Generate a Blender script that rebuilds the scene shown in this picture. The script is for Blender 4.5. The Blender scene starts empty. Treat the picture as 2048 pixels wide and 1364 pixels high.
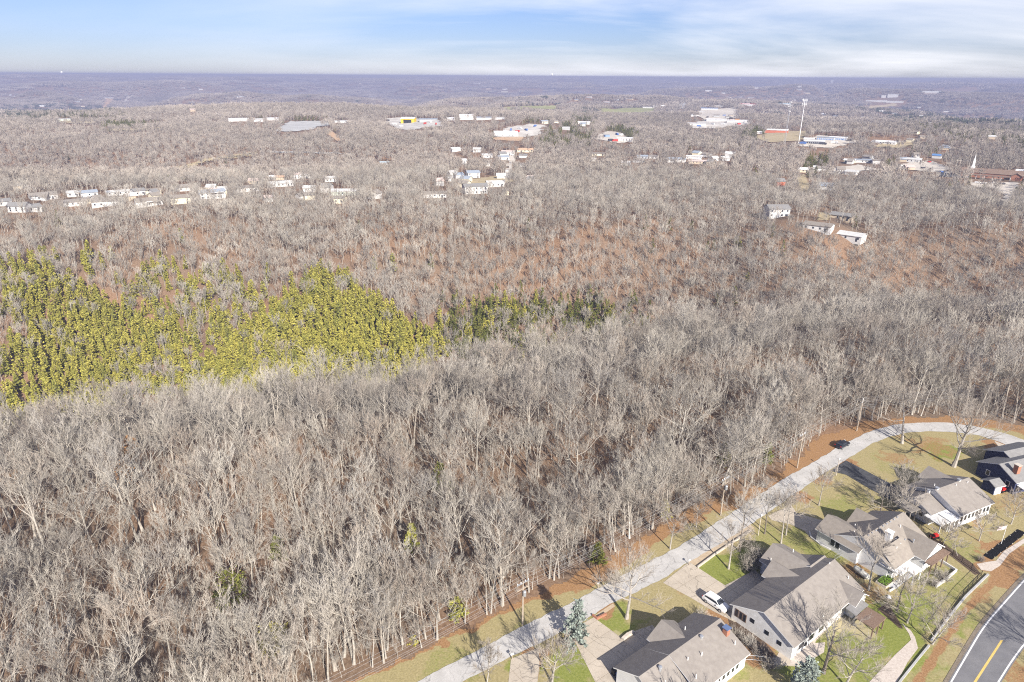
import bpy, bmesh, math, random
import numpy as np
from mathutils import Matrix, Vector
R = math.radians
SC = bpy.context.scene
COL = SC.collection

# ------------------------------------------------------------------ camera
H, F, PITCH, ROLL = 85.0, 1365.33, R(21.2), R(0.34)
cam = bpy.data.objects.new('camera', bpy.data.cameras.new('camera'))
COL.objects.link(cam); SC.camera = cam
cam.data.sensor_width = 36; cam.data.lens = 24
cam.data.clip_start = 1; cam.data.clip_end = 90000
_r, _u = Vector((1, 0, 0)), Vector((0, math.sin(PITCH), math.cos(PITCH)))
_cx = _r*math.cos(ROLL) + _u*math.sin(ROLL); _cy = _u*math.cos(ROLL) - _r*math.sin(ROLL); _cz = _cx.cross(_cy)
cam.matrix_world = Matrix(((_cx.x, _cy.x, _cz.x, 0), (_cx.y, _cy.y, _cz.y, 0), (_cx.z, _cy.z, _cz.z, H), (0, 0, 0, 1)))

# ------------------------------------------------------------------ light
SUN_AZ, SUN_EL = 157.5, 31.0         # degrees clockwise from +Y, degrees up
sun = bpy.data.objects.new('sun', bpy.data.lights.new('sun', 'SUN'))
COL.objects.link(sun)
sun.data.energy = 5.0; sun.data.angle = R(0.53); sun.data.color = (1.0, 0.93, 0.83)
_sd = Vector((math.sin(R(SUN_AZ))*math.cos(R(SUN_EL)), math.cos(R(SUN_AZ))*math.cos(R(SUN_EL)), math.sin(R(SUN_EL))))
sun.rotation_euler = (-_sd).to_track_quat('-Z', 'Y').to_euler()
SC.view_settings.view_transform = 'Standard'; SC.view_settings.look = 'None'
SC.view_settings.exposure = 0.85; SC.view_settings.gamma = 1.0
world = bpy.data.worlds.new('World'); SC.world = world; world.use_nodes = True
def build_sky():
    nt = world.node_tree; N, L = nt.nodes, nt.links; N.clear()
    out = N.new('ShaderNodeOutputWorld'); bg = N.new('ShaderNodeBackground')
    sky = N.new('ShaderNodeTexSky'); sky.sky_type = 'NISHITA'; sky.sun_disc = False
    sky.sun_elevation = R(SUN_EL); sky.sun_rotation = R(SUN_AZ)
    sky.altitude = 300; sky.air_density = 1.0; sky.dust_density = 0.3; sky.ozone_density = 3.0
    bg.inputs['Strength'].default_value = 0.05
    tc = N.new('ShaderNodeTexCoord')
    # cirrus: the view direction laid onto a high flat layer, so that wisps shrink towards the horizon
    sep = N.new('ShaderNodeSeparateXYZ'); L.new(tc.outputs['Generated'], sep.inputs[0])
    zc = N.new('ShaderNodeMath'); zc.operation = 'MAXIMUM'; L.new(sep.outputs['Z'], zc.inputs[0]); zc.inputs[1].default_value = 0.0
    za = N.new('ShaderNodeMath'); za.operation = 'ADD'; L.new(zc.outputs[0], za.inputs[0]); za.inputs[1].default_value = 0.16
    dv = N.new('ShaderNodeVectorMath'); dv.operation = 'DIVIDE'; L.new(tc.outputs['Generated'], dv.inputs[0])
    cb = N.new('ShaderNodeCombineXYZ')
    for i in range(3): L.new(za.outputs[0], cb.inputs[i])
    L.new(cb.outputs[0], dv.inputs[1])
    mp = N.new('ShaderNodeMapping'); L.new(dv.outputs[0], mp.inputs[0])
    mp.inputs['Rotation'].default_value = (0, 0, R(-22)); mp.inputs['Scale'].default_value = (0.42, 0.70, 0.0); mp.inputs['Location'].default_value = (0.95, 0.2, 0)
    n1 = N.new('ShaderNodeTexNoise'); n1.inputs['Scale'].default_value = 1.1; n1.inputs['Detail'].default_value = 8; n1.inputs['Roughness'].default_value = 0.55; n1.inputs['Distortion'].default_value = 0.3
    L.new(mp.outputs[0], n1.inputs[0])
    r1 = N.new('ShaderNodeValToRGB'); r1.color_ramp.elements[0].position = 0.36; r1.color_ramp.elements[1].position = 0.66
    L.new(n1.outputs[0], r1.inputs[0])
    # more cloud on the right-hand (east) side of the view
    rx = N.new('ShaderNodeMapRange'); L.new(sep.outputs['X'], rx.inputs[0])
    rx.inputs[1].default_value = -0.45; rx.inputs[2].default_value = 0.05; rx.inputs[3].default_value = 0.1; rx.inputs[4].default_value = 0.85
    m = N.new('ShaderNodeMath'); m.operation = 'MULTIPLY'; L.new(r1.outputs[0], m.inputs[0]); L.new(rx.outputs[0], m.inputs[1])
    tint = N.new('ShaderNodeVectorMath'); tint.operation = 'MULTIPLY'; L.new(sky.outputs[0], tint.inputs[0]); tint.inputs[1].default_value = (0.82, 0.88, 1.28)   # clear cold winter air
    mx = N.new('ShaderNodeMix'); mx.data_type = 'RGBA'; L.new(m.outputs[0], mx.inputs[0])
    L.new(tint.outputs[0], mx.inputs[6]); mx.inputs[7].default_value = (12.2, 12.3, 12.9, 1)
    L.new(mx.outputs[2], bg.inputs[0]); L.new(bg.outputs[0], out.inputs[0])
build_sky()
SC.cycles.use_denoising = False; SC.cycles.filter_width = 1.1
SC.cycles.max_bounces = 4; SC.cycles.diffuse_bounces = 1; SC.cycles.glossy_bounces = 2; SC.cycles.volume_bounces = 0
SC.cycles.transmission_bounces = 2; SC.cycles.transparent_max_bounces = 4

# ------------------------------------------------------------------ photo <-> place
def ray(px, py):
    a = (px-1024)/F; b = (682-py)/F
    u = a*math.cos(ROLL) - b*math.sin(ROLL); v = b*math.cos(ROLL) + a*math.sin(ROLL)
    return np.array((u, math.cos(PITCH)+v*math.sin(PITCH), -math.sin(PITCH)+v*math.cos(PITCH)))
def g(px, py, z=0.0):
    d = ray(px, py); t = (z-H)/d[2]; return float(d[0]*t), float(d[1]*t)
def proj(x, y, z):
    x = np.asarray(x, float); y = np.asarray(y, float); zz = np.asarray(z, float)-H
    dep = y*math.cos(PITCH) - zz*math.sin(PITCH); dep = np.where(dep < 1, 1, dep)
    v = (y*math.sin(PITCH) + zz*math.cos(PITCH))/dep; u = x/dep
    a = u*math.cos(ROLL) + v*math.sin(ROLL); b = v*math.cos(ROLL) - u*math.sin(ROLL)
    return 1024+F*a, 682-F*b
def inpoly(px, py, poly):
    px = np.asarray(px, float); py = np.asarray(py, float); ins = np.zeros(px.shape, bool)
    n = len(poly); j = n-1
    for i in range(n):
        xi, yi = poly[i]; xj, yj = poly[j]
        c = ((yi > py) != (yj > py)) & (px < (xj-xi)*(py-yi)/((yj-yi) or 1e-9)+xi)
        ins ^= c; j = i
    return ins

# ------------------------------------------------------------------ terrain height
def _hash(ix, iy, s):
    h = (ix.astype(np.int64)*374761393 + iy.astype(np.int64)*668265263 + s*974711) & 0x7fffffff
    h = ((h ^ (h >> 13))*1274126177) & 0x7fffffff
    return ((h ^ (h >> 16)) & 0xffff)/65535.0
def vnoise(x, y, s=0):
    x = np.asarray(x, float); y = np.asarray(y, float)
    ix = np.floor(x); iy = np.floor(y); fx = x-ix; fy = y-iy
    fx = fx*fx*fx*(fx*(fx*6-15)+10); fy = fy*fy*fy*(fy*(fy*6-15)+10)
    a = _hash(ix, iy, s); b = _hash(ix+1, iy, s); c = _hash(ix, iy+1, s); d = _hash(ix+1, iy+1, s)
    return (a*(1-fx)+b*fx)*(1-fy)+(c*(1-fx)+d*fx)*fy
def fbm(x, y, s=0, o=4):
    t = 0; amp = 0.5; f = 1.0
    for i in range(o):
        t = t+amp*(vnoise(np.asarray(x)*f, np.asarray(y)*f, s+i*17)-0.5); amp *= 0.5; f *= 2.03
    return t
def sstep(a, b, x):
    t = np.clip((x-a)/(b-a), 0, 1); return t*t*(3-2*t)
_edge = [g(px, py, 11) for px, py in ((-300, 868), (0, 832), (400, 796), (800, 742), (1280, 650), (1700, 612), (2048, 590), (2400, 572))]
_ex = np.array([p[0] for p in _edge]); _ey = np.array([p[1] for p in _edge])
def H0(x, y):
    x = np.asarray(x, float); y = np.asarray(y, float)
    ye = np.interp(x, _ex, _ey)
    D = np.interp(x, [-400, -150, 0, 60, 160, 300], [36, 38, 36, 27, 20, 16])
    D = 1.3*D*(1+0.25*np.sin(x/33.0+0.6))
    yt = np.interp(x, [-500, -250, -100, 50, 200, 350], [455, 450, 455, 450, 420, 420])
    down = sstep(ye-8, ye+78, y); up = sstep(ye+95, yt, y)**1.15
    z = -D*down*(1-up)
    s = y-ye
    rip = np.sin(x/21.0+0.8*np.sin(y/40.0))*3.2+fbm(x/45, y/45, 3)*9
    z = z+rip*sstep(10, 90, s)*(1-sstep(430, 520, y))
    r = np.hypot(x, y)
    far = sstep(520, 1300, r)
    z = z+far*(fbm(x/520, y/520, 11, 4)*72)
    f = fbm(x/1700, y/1300, 23, 4); z = z+sstep(1500, 3600, r)*(fbm(x/2600, y/2600, 31, 3)*120-120*np.exp(-(f/0.13)**2)+18)     # wooded hollows cut into the plateau
    # the broad hollow beyond the left ridge, with spurs running down into it
    wl_ = 1-sstep(-900, 350, x); z = z-64*wl_*sstep(1450, 1950, y+0.25*x)*(1-sstep(2100, 4600, y))*(1+0.28*np.sin(x/170+np.sin(y/400)*1.6))
    # the side valley at the right
    ex2 = np.exp(-((x-1750-0.1*(y-2000))/520.0)**2)*sstep(1150, 1900, y)*(1-sstep(3000, 4600, y)); z = z-75*ex2
    ex3 = np.exp(-((x-250)/700.0)**2)*sstep(3000, 4200, y)*(1-sstep(4600, 6200, y)); z = z-70*ex3*(1+.25*np.sin(x/210))
    z = z+24*np.exp(-((x+480)/360)**2)*sstep(800, 1120, y)*(1-sstep(1500, 2300, y))-26*np.exp(-((x+430)/330)**2)*np.exp(-((y-740)/100)**2)
    z = z+sstep(7000, 14500, r)*(62+fbm(x/2500, y/2500, 71, 3)*50-0.5*z)
    return np.minimum(z, 72+0.12*(z-72))
NT, NR = 520, 520
_th = np.radians(np.linspace(-70, 70, NT)); _lr = np.linspace(math.log(30), math.log(15500), NR)
_rr = np.exp(_lr)
_X = np.sin(_th)[None, :]*_rr[:, None]; _Y = np.cos(_th)[None, :]*_rr[:, None]
_Z = H0(_X, _Y)
def T(x, y):
    x = np.asarray(x, float); y = np.asarray(y, float)
    th = np.arctan2(x, y); lr = np.log(np.maximum(np.hypot(x, y), 30.01))
    a = np.clip((th-_th[0])/(_th[1]-_th[0]), 0, NT-1.001); b = np.clip((lr-_lr[0])/(_lr[1]-_lr[0]), 0, NR-1.001)
    i = a.astype(int); j = b.astype(int); fa = a-i; fb = b-j
    return (_Z[j, i]*(1-fa)+_Z[j, i+1]*fa)*(1-fb)+(_Z[j+1, i]*(1-fa)+_Z[j+1, i+1]*fa)*fb
def gt(px, py):
    """the point of the terrain that the photograph shows at px, py"""
    d = ray(px, py); hd = math.hypot(d[0], d[1])
    rs = np.exp(np.linspace(math.log(60), math.log(15000), 4000)); t = rs/hd
    x = d[0]*t; y = d[1]*t; z = H+d[2]*t; below = z < T(x, y)
    k = int(np.argmax(below)) if below.any() else len(rs)-1
    return float(x[k]), float(y[k]), float(T(x[k], y[k]))

# ------------------------------------------------------------------ materials
MAT = {}
def mat(name, c1, c2=None, scale=1.0, rough=0.9, spec=0.2, var=0.0, c3=None, bump=0.0, detail=6, coord='pos', metal=0.0, lo=0.35, hi=0.65):
    if name in MAT: return MAT[name]
    m = bpy.data.materials.new(name); m.use_nodes = True; nt = m.node_tree; N, L = nt.nodes, nt.links
    b = N['Principled BSDF']; b.inputs['Roughness'].default_value = rough; b.inputs['Specular IOR Level'].default_value = spec; b.inputs['Metallic'].default_value = metal
    src = None
    if c2 is not None:
        if coord == 'pos': co = N.new('ShaderNodeNewGeometry').outputs['Position']
        else: co = N.new('ShaderNodeTexCoord').outputs['Object']
        n = N.new('ShaderNodeTexNoise'); n.inputs['Scale'].default_value = scale; n.inputs['Detail'].default_value = detail; n.inputs['Roughness'].default_value = 0.65
        L.new(co, n.inputs['Vector'])
        r = N.new('ShaderNodeValToRGB'); e = r.color_ramp.elements
        e[0].position = lo; e[0].color = (*c1, 1); e[1].position = hi; e[1].color = (*c2, 1)
        if c3 is not None:
            k = r.color_ramp.elements.new((lo+hi)/2); k.color = (*c3, 1)
        L.new(n.outputs[0], r.inputs[0]); src = r.outputs[0]
        if bump:
            bp = N.new('ShaderNodeBump'); bp.inputs['Strength'].default_value = bump; bp.inputs['Distance'].default_value = 0.05
            L.new(n.outputs[0], bp.inputs['Height']); L.new(bp.outputs[0], b.inputs['Normal'])
    if var:
        oi = N.new('ShaderNodeObjectInfo')
        mr = N.new('ShaderNodeMapRange'); L.new(oi.outputs['Random'], mr.inputs[0]); mr.inputs[3].default_value = 1-var; mr.inputs[4].default_value = 1+var
        mu = N.new('ShaderNodeVectorMath'); mu.operation = 'SCALE'; L.new(mr.outputs[0], mu.inputs['Scale'])
        if src: L.new(src, mu.inputs[0])
        else: mu.inputs[0].default_value = c1
        src = mu.outputs[0]
    if src: L.new(src, b.inputs['Base Color'])
    else: b.inputs['Base Color'].default_value = (*c1, 1)
    MAT[name] = m; return m
def tinted(name, cols, rough=0.95, noise=None, through=0.0):
    """colour picked per object or per instance out of a ramp of the kind's own colours"""
    if name in MAT: return MAT[name]
    m = bpy.data.materials.new(name); m.use_nodes = True; nt = m.node_tree; N, L = nt.nodes, nt.links
    b = N['Principled BSDF']; b.inputs['Roughness'].default_value = rough; b.inputs['Specular IOR Level'].default_value = 0.1
    oi = N.new('ShaderNodeObjectInfo'); r = N.new('ShaderNodeValToRGB'); L.new(oi.outputs['Random'], r.inputs[0])
    el = r.color_ramp.elements
    while len(el) < len(cols): el.new(0.5)
    for i, c in enumerate(cols): el[i].position = i/max(1, len(cols)-1); el[i].color = (*c, 1)
    src = r.outputs[0]
    if noise:
        n = N.new('ShaderNodeTexNoise'); n.inputs['Scale'].default_value = noise[0]; n.inputs['Detail'].default_value = 3
        L.new(N.new('ShaderNodeNewGeometry').outputs['Position'], n.inputs['Vector'])
        mr = N.new('ShaderNodeMapRange'); L.new(n.outputs[0], mr.inputs[0]); mr.inputs[1].default_value = 0.3; mr.inputs[2].default_value = 0.7
        mr.inputs[3].default_value = noise[1]; mr.inputs[4].default_value = noise[2]
        mu = N.new('ShaderNodeVectorMath'); mu.operation = 'SCALE'; L.new(mr.outputs[0], mu.inputs['Scale']); L.new(src, mu.inputs[0]); src = mu.outputs[0]
    L.new(src, b.inputs['Base Color'])
    if through:          # needles let some light through
        tl = N.new('ShaderNodeBsdfTranslucent'); L.new(src, tl.inputs['Color']); ms = N.new('ShaderNodeMixShader'); ms.inputs[0].default_value = through
        L.new(b.outputs[0], ms.inputs[1]); L.new(tl.outputs[0], ms.inputs[2]); L.new(ms.outputs[0], N['Material Output'].inputs['Surface'])
    MAT[name] = m; return m
BARK = tinted('grey_bark', [(0.34, 0.315, 0.275), (0.45, 0.415, 0.365), (0.39, 0.35, 0.30), (0.52, 0.485, 0.43)], noise=(1.5, 0.75, 1.1)); LIMB = BARK
TWIG = tinted('winter_twigs', [(0.33, 0.30, 0.26), (0.43, 0.40, 0.35), (0.24, 0.21, 0.185), (0.47, 0.44, 0.39), (0.34, 0.285, 0.235), (0.37, 0.35, 0.32), (0.27, 0.245, 0.215), (0.42, 0.385, 0.33)], noise=(0.03, .82, 1.16))
TWIGF = tinted('far_winter_twigs', [(0.31, 0.265, 0.225), (0.39, 0.345, 0.295), (0.30, 0.262, 0.23), (0.41, 0.37, 0.325), (0.33, 0.275, 0.23)], noise=(0.005, .66, 1.22))
DARKBARK = mat('dark_bark', (0.13, 0.11, 0.095), (0.22, 0.19, 0.165), 6)
PINE = tinted('pine_needles', [(0.34, 0.335, 0.08), (0.47, 0.43, 0.095), (0.39, 0.37, 0.085), (0.43, 0.40, 0.09), (0.50, 0.45, 0.10), (0.29, 0.295, 0.075), (0.45, 0.415, 0.09)], noise=(0.8, 0.8, 1.2), through=.12)
CEDAR = tinted('cedar_needles', [(0.14, 0.155, 0.04), (0.21, 0.215, 0.05), (0.16, 0.18, 0.05), (0.25, 0.245, 0.055)], noise=(0.8, 0.8, 1.2), through=.12)
SPRUCE = mat('blue_spruce_needles', (0.20, 0.245, 0.21), (0.35, 0.395, 0.35), 3)
OAKLEAF = mat('brown_oak_leaves', (0.38, 0.18, 0.06), (0.50, 0.27, 0.10), 2)
WHITE = mat('white_paint', (0.78, 0.78, 0.77), (0.70, 0.70, 0.70), 0.6)
TRIM = mat('white_trim', (0.82, 0.82, 0.82))
GLASS = mat('window_glass', (0.025, 0.03, 0.04), rough=0.08, spec=0.6)
ROOF = mat('taupe_shingles', (0.235, 0.212, 0.192), (0.285, 0.26, 0.235), 1.2, bump=0.05)
ROOF2 = mat('brown_shingles', (0.235, 0.208, 0.182), (0.285, 0.255, 0.222), 1.3, bump=0.05)
ROOFG = mat('grey_shingles', (0.20, 0.197, 0.195), (0.26, 0.255, 0.25), 1.2, bump=0.05)
BRICK = mat('red_brick', (0.30, 0.13, 0.085), (0.42, 0.21, 0.14), 8)
NAVY = mat('navy_siding', (0.035, 0.045, 0.10), (0.05, 0.062, 0.13), 2)
CONC = mat('driveway_concrete', (0.44, 0.38, 0.31), (0.55, 0.485, 0.40), 0.8, detail=9)
ASPH = mat('dark_asphalt', (0.055, 0.058, 0.065), (0.085, 0.087, 0.095), 1.2, detail=9)
METAL = mat('galvanised_metal', (0.5, 0.52, 0.55), rough=0.4, metal=0.6)
BLACK = mat('black_plastic', (0.02, 0.02, 0.022), rough=0.5)
POLEW = mat('weathered_pole_wood', (0.34, 0.28, 0.22), (0.42, 0.36, 0.29), 3)
WOOD = mat('brown_deck_boards', (0.17, 0.115, 0.085), (0.24, 0.17, 0.13), 4)
BLUE = mat('blue_plastic', (0.03, 0.14, 0.42), rough=0.4)
RED = mat('red_paint', (0.55, 0.03, 0.03), rough=0.4)
STONE = mat('pale_stone', (0.45, 0.40, 0.34), (0.60, 0.55, 0.48), 2)
TANK = mat('cream_tank_paint', (0.62, 0.60, 0.52), (0.74, 0.72, 0.64), 1.5, rough=0.5)

# ------------------------------------------------------------------ mesh helpers
class MB:
    def __init__(self): self.v = []; self.f = []; self.m = []
    def add(self, vs, fs, mi=0):
        o = len(self.v); self.v += [tuple(map(float, p)) for p in vs]
        self.f += [tuple(i+o for i in q) for q in fs]; self.m += [mi]*len(fs); return self
    def box(self, x0, x1, y0, y1, z0, z1, mi=0):
        return self.add([(x0, y0, z0), (x1, y0, z0), (x1, y1, z0), (x0, y1, z0), (x0, y0, z1), (x1, y0, z1), (x1, y1, z1), (x0, y1, z1)],
                        [(0, 3, 2, 1), (4, 5, 6, 7), (0, 1, 5, 4), (1, 2, 6, 5), (2, 3, 7, 6), (3, 0, 4, 7)], mi)
    def tube(self, pts, rad, n=6, mi=0, cap=True):
        pts = [Vector(p) for p in pts]; o = len(self.v); k = len(pts)
        rad = [rad]*k if not hasattr(rad, '__len__') else rad
        for i, p in enumerate(pts):
            t = (pts[min(i+1, k-1)]-pts[max(i-1, 0)]).normalized()
            a = t.orthogonal().normalized(); b = t.cross(a)
            for j in range(n):
                q = p+(a*math.cos(2*math.pi*j/n)+b*math.sin(2*math.pi*j/n))*rad[i]; self.v.append(tuple(q))
        for i in range(k-1):
            for j in range(n):
                self.f.append((o+i*n+j, o+i*n+(j+1) % n, o+(i+1)*n+(j+1) % n, o+(i+1)*n+j)); self.m.append(mi)
        if cap:
            self.f.append(tuple(o+j for j in range(n))[::-1]); self.f.append(tuple(o+(k-1)*n+j for j in range(n))); self.m += [mi, mi]
        return self
    def lathe(self, prof, n=16, c=(0, 0), mi=0):
        o = len(self.v)
        for r, z in prof:
            for j in range(n): self.v.append((c[0]+r*math.cos(2*math.pi*j/n), c[1]+r*math.sin(2*math.pi*j/n), z))
        for i in range(len(prof)-1):
            for j in range(n): self.f.append((o+i*n+j, o+i*n+(j+1) % n, o+(i+1)*n+(j+1) % n, o+(i+1)*n+j)); self.m.append(mi)
        return self
    def mesh(self, name, mats):
        me = bpy.data.meshes.new(name); me.from_pydata(self.v, [], self.f)
        for m in (mats if isinstance(mats, (list, tuple)) else [mats]): me.materials.append(m)
        if any(self.m): me.polygons.foreach_set('material_index', self.m)
        me.update(); return me
    def build(self, name, mats, parent=None, smooth=False, loc=None):
        me = self.mesh(name, mats)
        if smooth: me.polygons.foreach_set('use_smooth', [True]*len(me.polygons))
        o = bpy.data.objects.new(name, me); COL.objects.link(o)
        if parent: o.parent = parent
        if loc: o.location = loc
        return o
def tag(o, label=None, cat=None, group=None, kind=None):
    if label: o['label'] = label
    if cat: o['category'] = cat
    if group: o['group'] = group
    if kind: o['kind'] = kind
    return o
def thing(name, label, cat, loc, rz=0.0, group=None, scale=None):
    o = bpy.data.objects.new(name, None); COL.objects.link(o); o.location = loc; o.rotation_euler = (0, 0, rz); o.empty_display_size = 0.5
    if scale: o.scale = scale
    return tag(o, label, cat, group)
def copy_tree(o, parent=None):
    c = o.copy(); COL.objects.link(c); c.parent = parent
    for ch in o.children: copy_tree(ch, c)
    return c
def sheet(name, poly, z, m, label=None, kind='structure', sub=0):
    """flat ground sheet from world xy points"""
    me = bpy.data.meshes.new(name); bm = bmesh.new()
    f = bm.faces.new([bm.verts.new((x, y, z)) for x, y in poly]); f.normal_update()
    if f.normal.z < 0: f.normal_flip()
    bmesh.ops.triangulate(bm, faces=bm.faces); bm.to_mesh(me); bm.free()
    me.materials.append(m); o = bpy.data.objects.new(name, me); COL.objects.link(o)
    return tag(o, label, None, None, kind)
def strip(name, left, right, z, m, kind='structure', label=None):
    mb = MB(); n = len(left)
    mb.add([(x, y, z) for x, y in left]+[(x, y, z) for x, y in right], [(i, i+n, i+n+1, i+1) for i in range(n-1)])
    return tag(mb.build(name, m), label, None, None, kind)
def resample(pts, n):
    p = np.array(pts, float); d = np.r_[0, np.cumsum(np.hypot(*np.diff(p, axis=0).T))]; s = np.linspace(0, d[-1], n)
    k = 3
    q = np.stack([np.interp(s, d, p[:, i]) for i in (0, 1)], 1)
    for _ in range(k): q[1:-1] = (q[:-2]+2*q[1:-1]+q[2:])/4
    return [tuple(a) for a in q]
def rot2(p, q, w):   # offset polyline
    p = np.array(p); t = np.gradient(p, axis=0); t /= np.hypot(t[:, 0], t[:, 1])[:, None]
    return [tuple(a) for a in p+np.stack([t[:, 1], -t[:, 0]], 1)*w]

# ------------------------------------------------------------------ ground
def build_terrain():
    me = bpy.data.meshes.new('terrain')
    v = np.stack([_X.ravel(), _Y.ravel(), _Z.ravel()], 1)
    i = np.arange(NR-1)[:, None]*NT+np.arange(NT-1)[None, :]; i = i.ravel()
    f = np.stack([i, i+1, i+NT+1, i+NT], 1)[:, ::-1]
    me.vertices.add(len(v)); me.vertices.foreach_set('co', v.ravel()); me.loops.add(f.size); me.loops.foreach_set('vertex_index', f.ravel())
    me.polygons.add(len(f)); me.polygons.foreach_set('loop_start', np.arange(len(f))*4); me.polygons.foreach_set('use_smooth', np.ones(len(f), bool))
    me.update(calc_edges=True)
    m = bpy.data.materials.new('leaf_litter'); m.use_nodes = True; nt = m.node_tree; N, L = nt.nodes, nt.links
    b = N['Principled BSDF']; b.inputs['Roughness'].default_value = 1; b.inputs['Specular IOR Level'].default_value = 0.05
    pos = N.new('ShaderNodeNewGeometry').outputs['Position']
    def noise(s, d, rg=0.6):
        n = N.new('ShaderNodeTexNoise'); n.inputs['Scale'].default_value = s; n.inputs['Detail'].default_value = d; n.inputs['Roughness'].default_value = rg; L.new(pos, n.inputs['Vector']); return n.outputs[0]
    def ramp(src, cols):
        r = N.new('ShaderNodeValToRGB'); el = r.color_ramp.elements
        while len(el) < len(cols): el.new(0.5)
        for k, (p, c) in enumerate(cols): el[k].position = p; el[k].color = (*c, 1)
        L.new(src, r.inputs[0]); return r.outputs[0]
    c1 = ramp(noise(1.6, 8, 0.75), [(0.3, (0.12, 0.082, 0.057)), (0.5, (0.21, 0.15, 0.105)), (0.7, (0.32, 0.245, 0.18))])
    c2 = ramp(noise(0.02, 4), [(0.35, (0.85, 0.88, 0.92)), (0.65, (1.15, 1.0, 0.9))])
    mu = N.new('ShaderNodeMix'); mu.data_type = 'RGBA'; mu.blend_type = 'MULTIPLY'; mu.inputs[0].default_value = 1
    L.new(c1, mu.inputs[6]); L.new(c2, mu.inputs[7]); L.new(mu.outputs[2], b.inputs['Base Color'])
    me.materials.append(m); o = bpy.data.objects.new('terrain', me); COL.objects.link(o); tag(o, kind='structure')
build_terrain()

WOODLINE = [(-200, 1800), (560, 1440), (690, 1366), (790, 1322), (876, 1284), (985, 1229), (1110, 1167), (1210, 1122), (1300, 1066), (1400, 1000), (1470, 990), (1540, 955), (1600, 907), (1650, 868), (1720, 845), (1800, 834), (1900, 831), (1980, 838), (2048, 852), (2300, 905), (3200, 960)]
NEARCLEAR = WOODLINE+[(3200, 1900), (-200, 1900)]
def gl(pts, z=0.0): return [g(x, y, z) for x, y in pts]
ST_L = gl([(560, 1515), (835, 1363), (955, 1300), (1046, 1253), (1128, 1212), (1211, 1170), (1300, 1122), (1359, 1093), (1405, 1064), (1476, 1018), (1530, 983), (1575, 954), (1632, 922), (1672, 897), (1719, 872), (1751, 859), (1792, 849), (1829, 846), (1865, 845), (1902, 846), (1951, 853), (2000, 864), (2048, 880), (2130, 912), (2250, 965)])
ST_R = gl([(660, 1515), (928, 1363), (1022, 1314), (1100, 1276), (1157, 1250), (1224, 1207), (1323, 1160), (1375, 1126), (1446, 1085), (1500, 1050), (1545, 1020), (1587, 990), (1620, 967), (1660, 940), (1699, 915), (1743, 888), (1775, 875), (1817, 865), (1865, 863), (1914, 865), (1963, 872), (2000, 885), (2048, 903), (2110, 935), (2210, 990)])
def worn(p, a, sd):
    q = np.array(rot2(p, 0, 0)); w = fbm(q[:, 0]/1.7, q[:, 1]/1.7, sd, 3)*a
    t = np.gradient(q, axis=0); t /= np.hypot(t[:, 0], t[:, 1])[:, None]; return [tuple(k) for k in q+np.stack([t[:, 1], -t[:, 0]], 1)*w[:, None]]
ST_L = worn(resample(ST_L, 340), .7, 81); ST_R = worn(resample(ST_R, 340), .55, 82)
HW_L = gl([(1700, 1700), (1780, 1566), (1897, 1363), (1963, 1251), (2048, 1155), (2150, 1062), (2300, 960)])
HW_R = gl([(1930, 1480), (2004, 1363), (2026, 1327), (2053, 1290), (2110, 1225), (2250, 1112), (2400, 1020)])
HW_L = resample(HW_L, 60); HW_R = resample(HW_R, 60)

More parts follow.
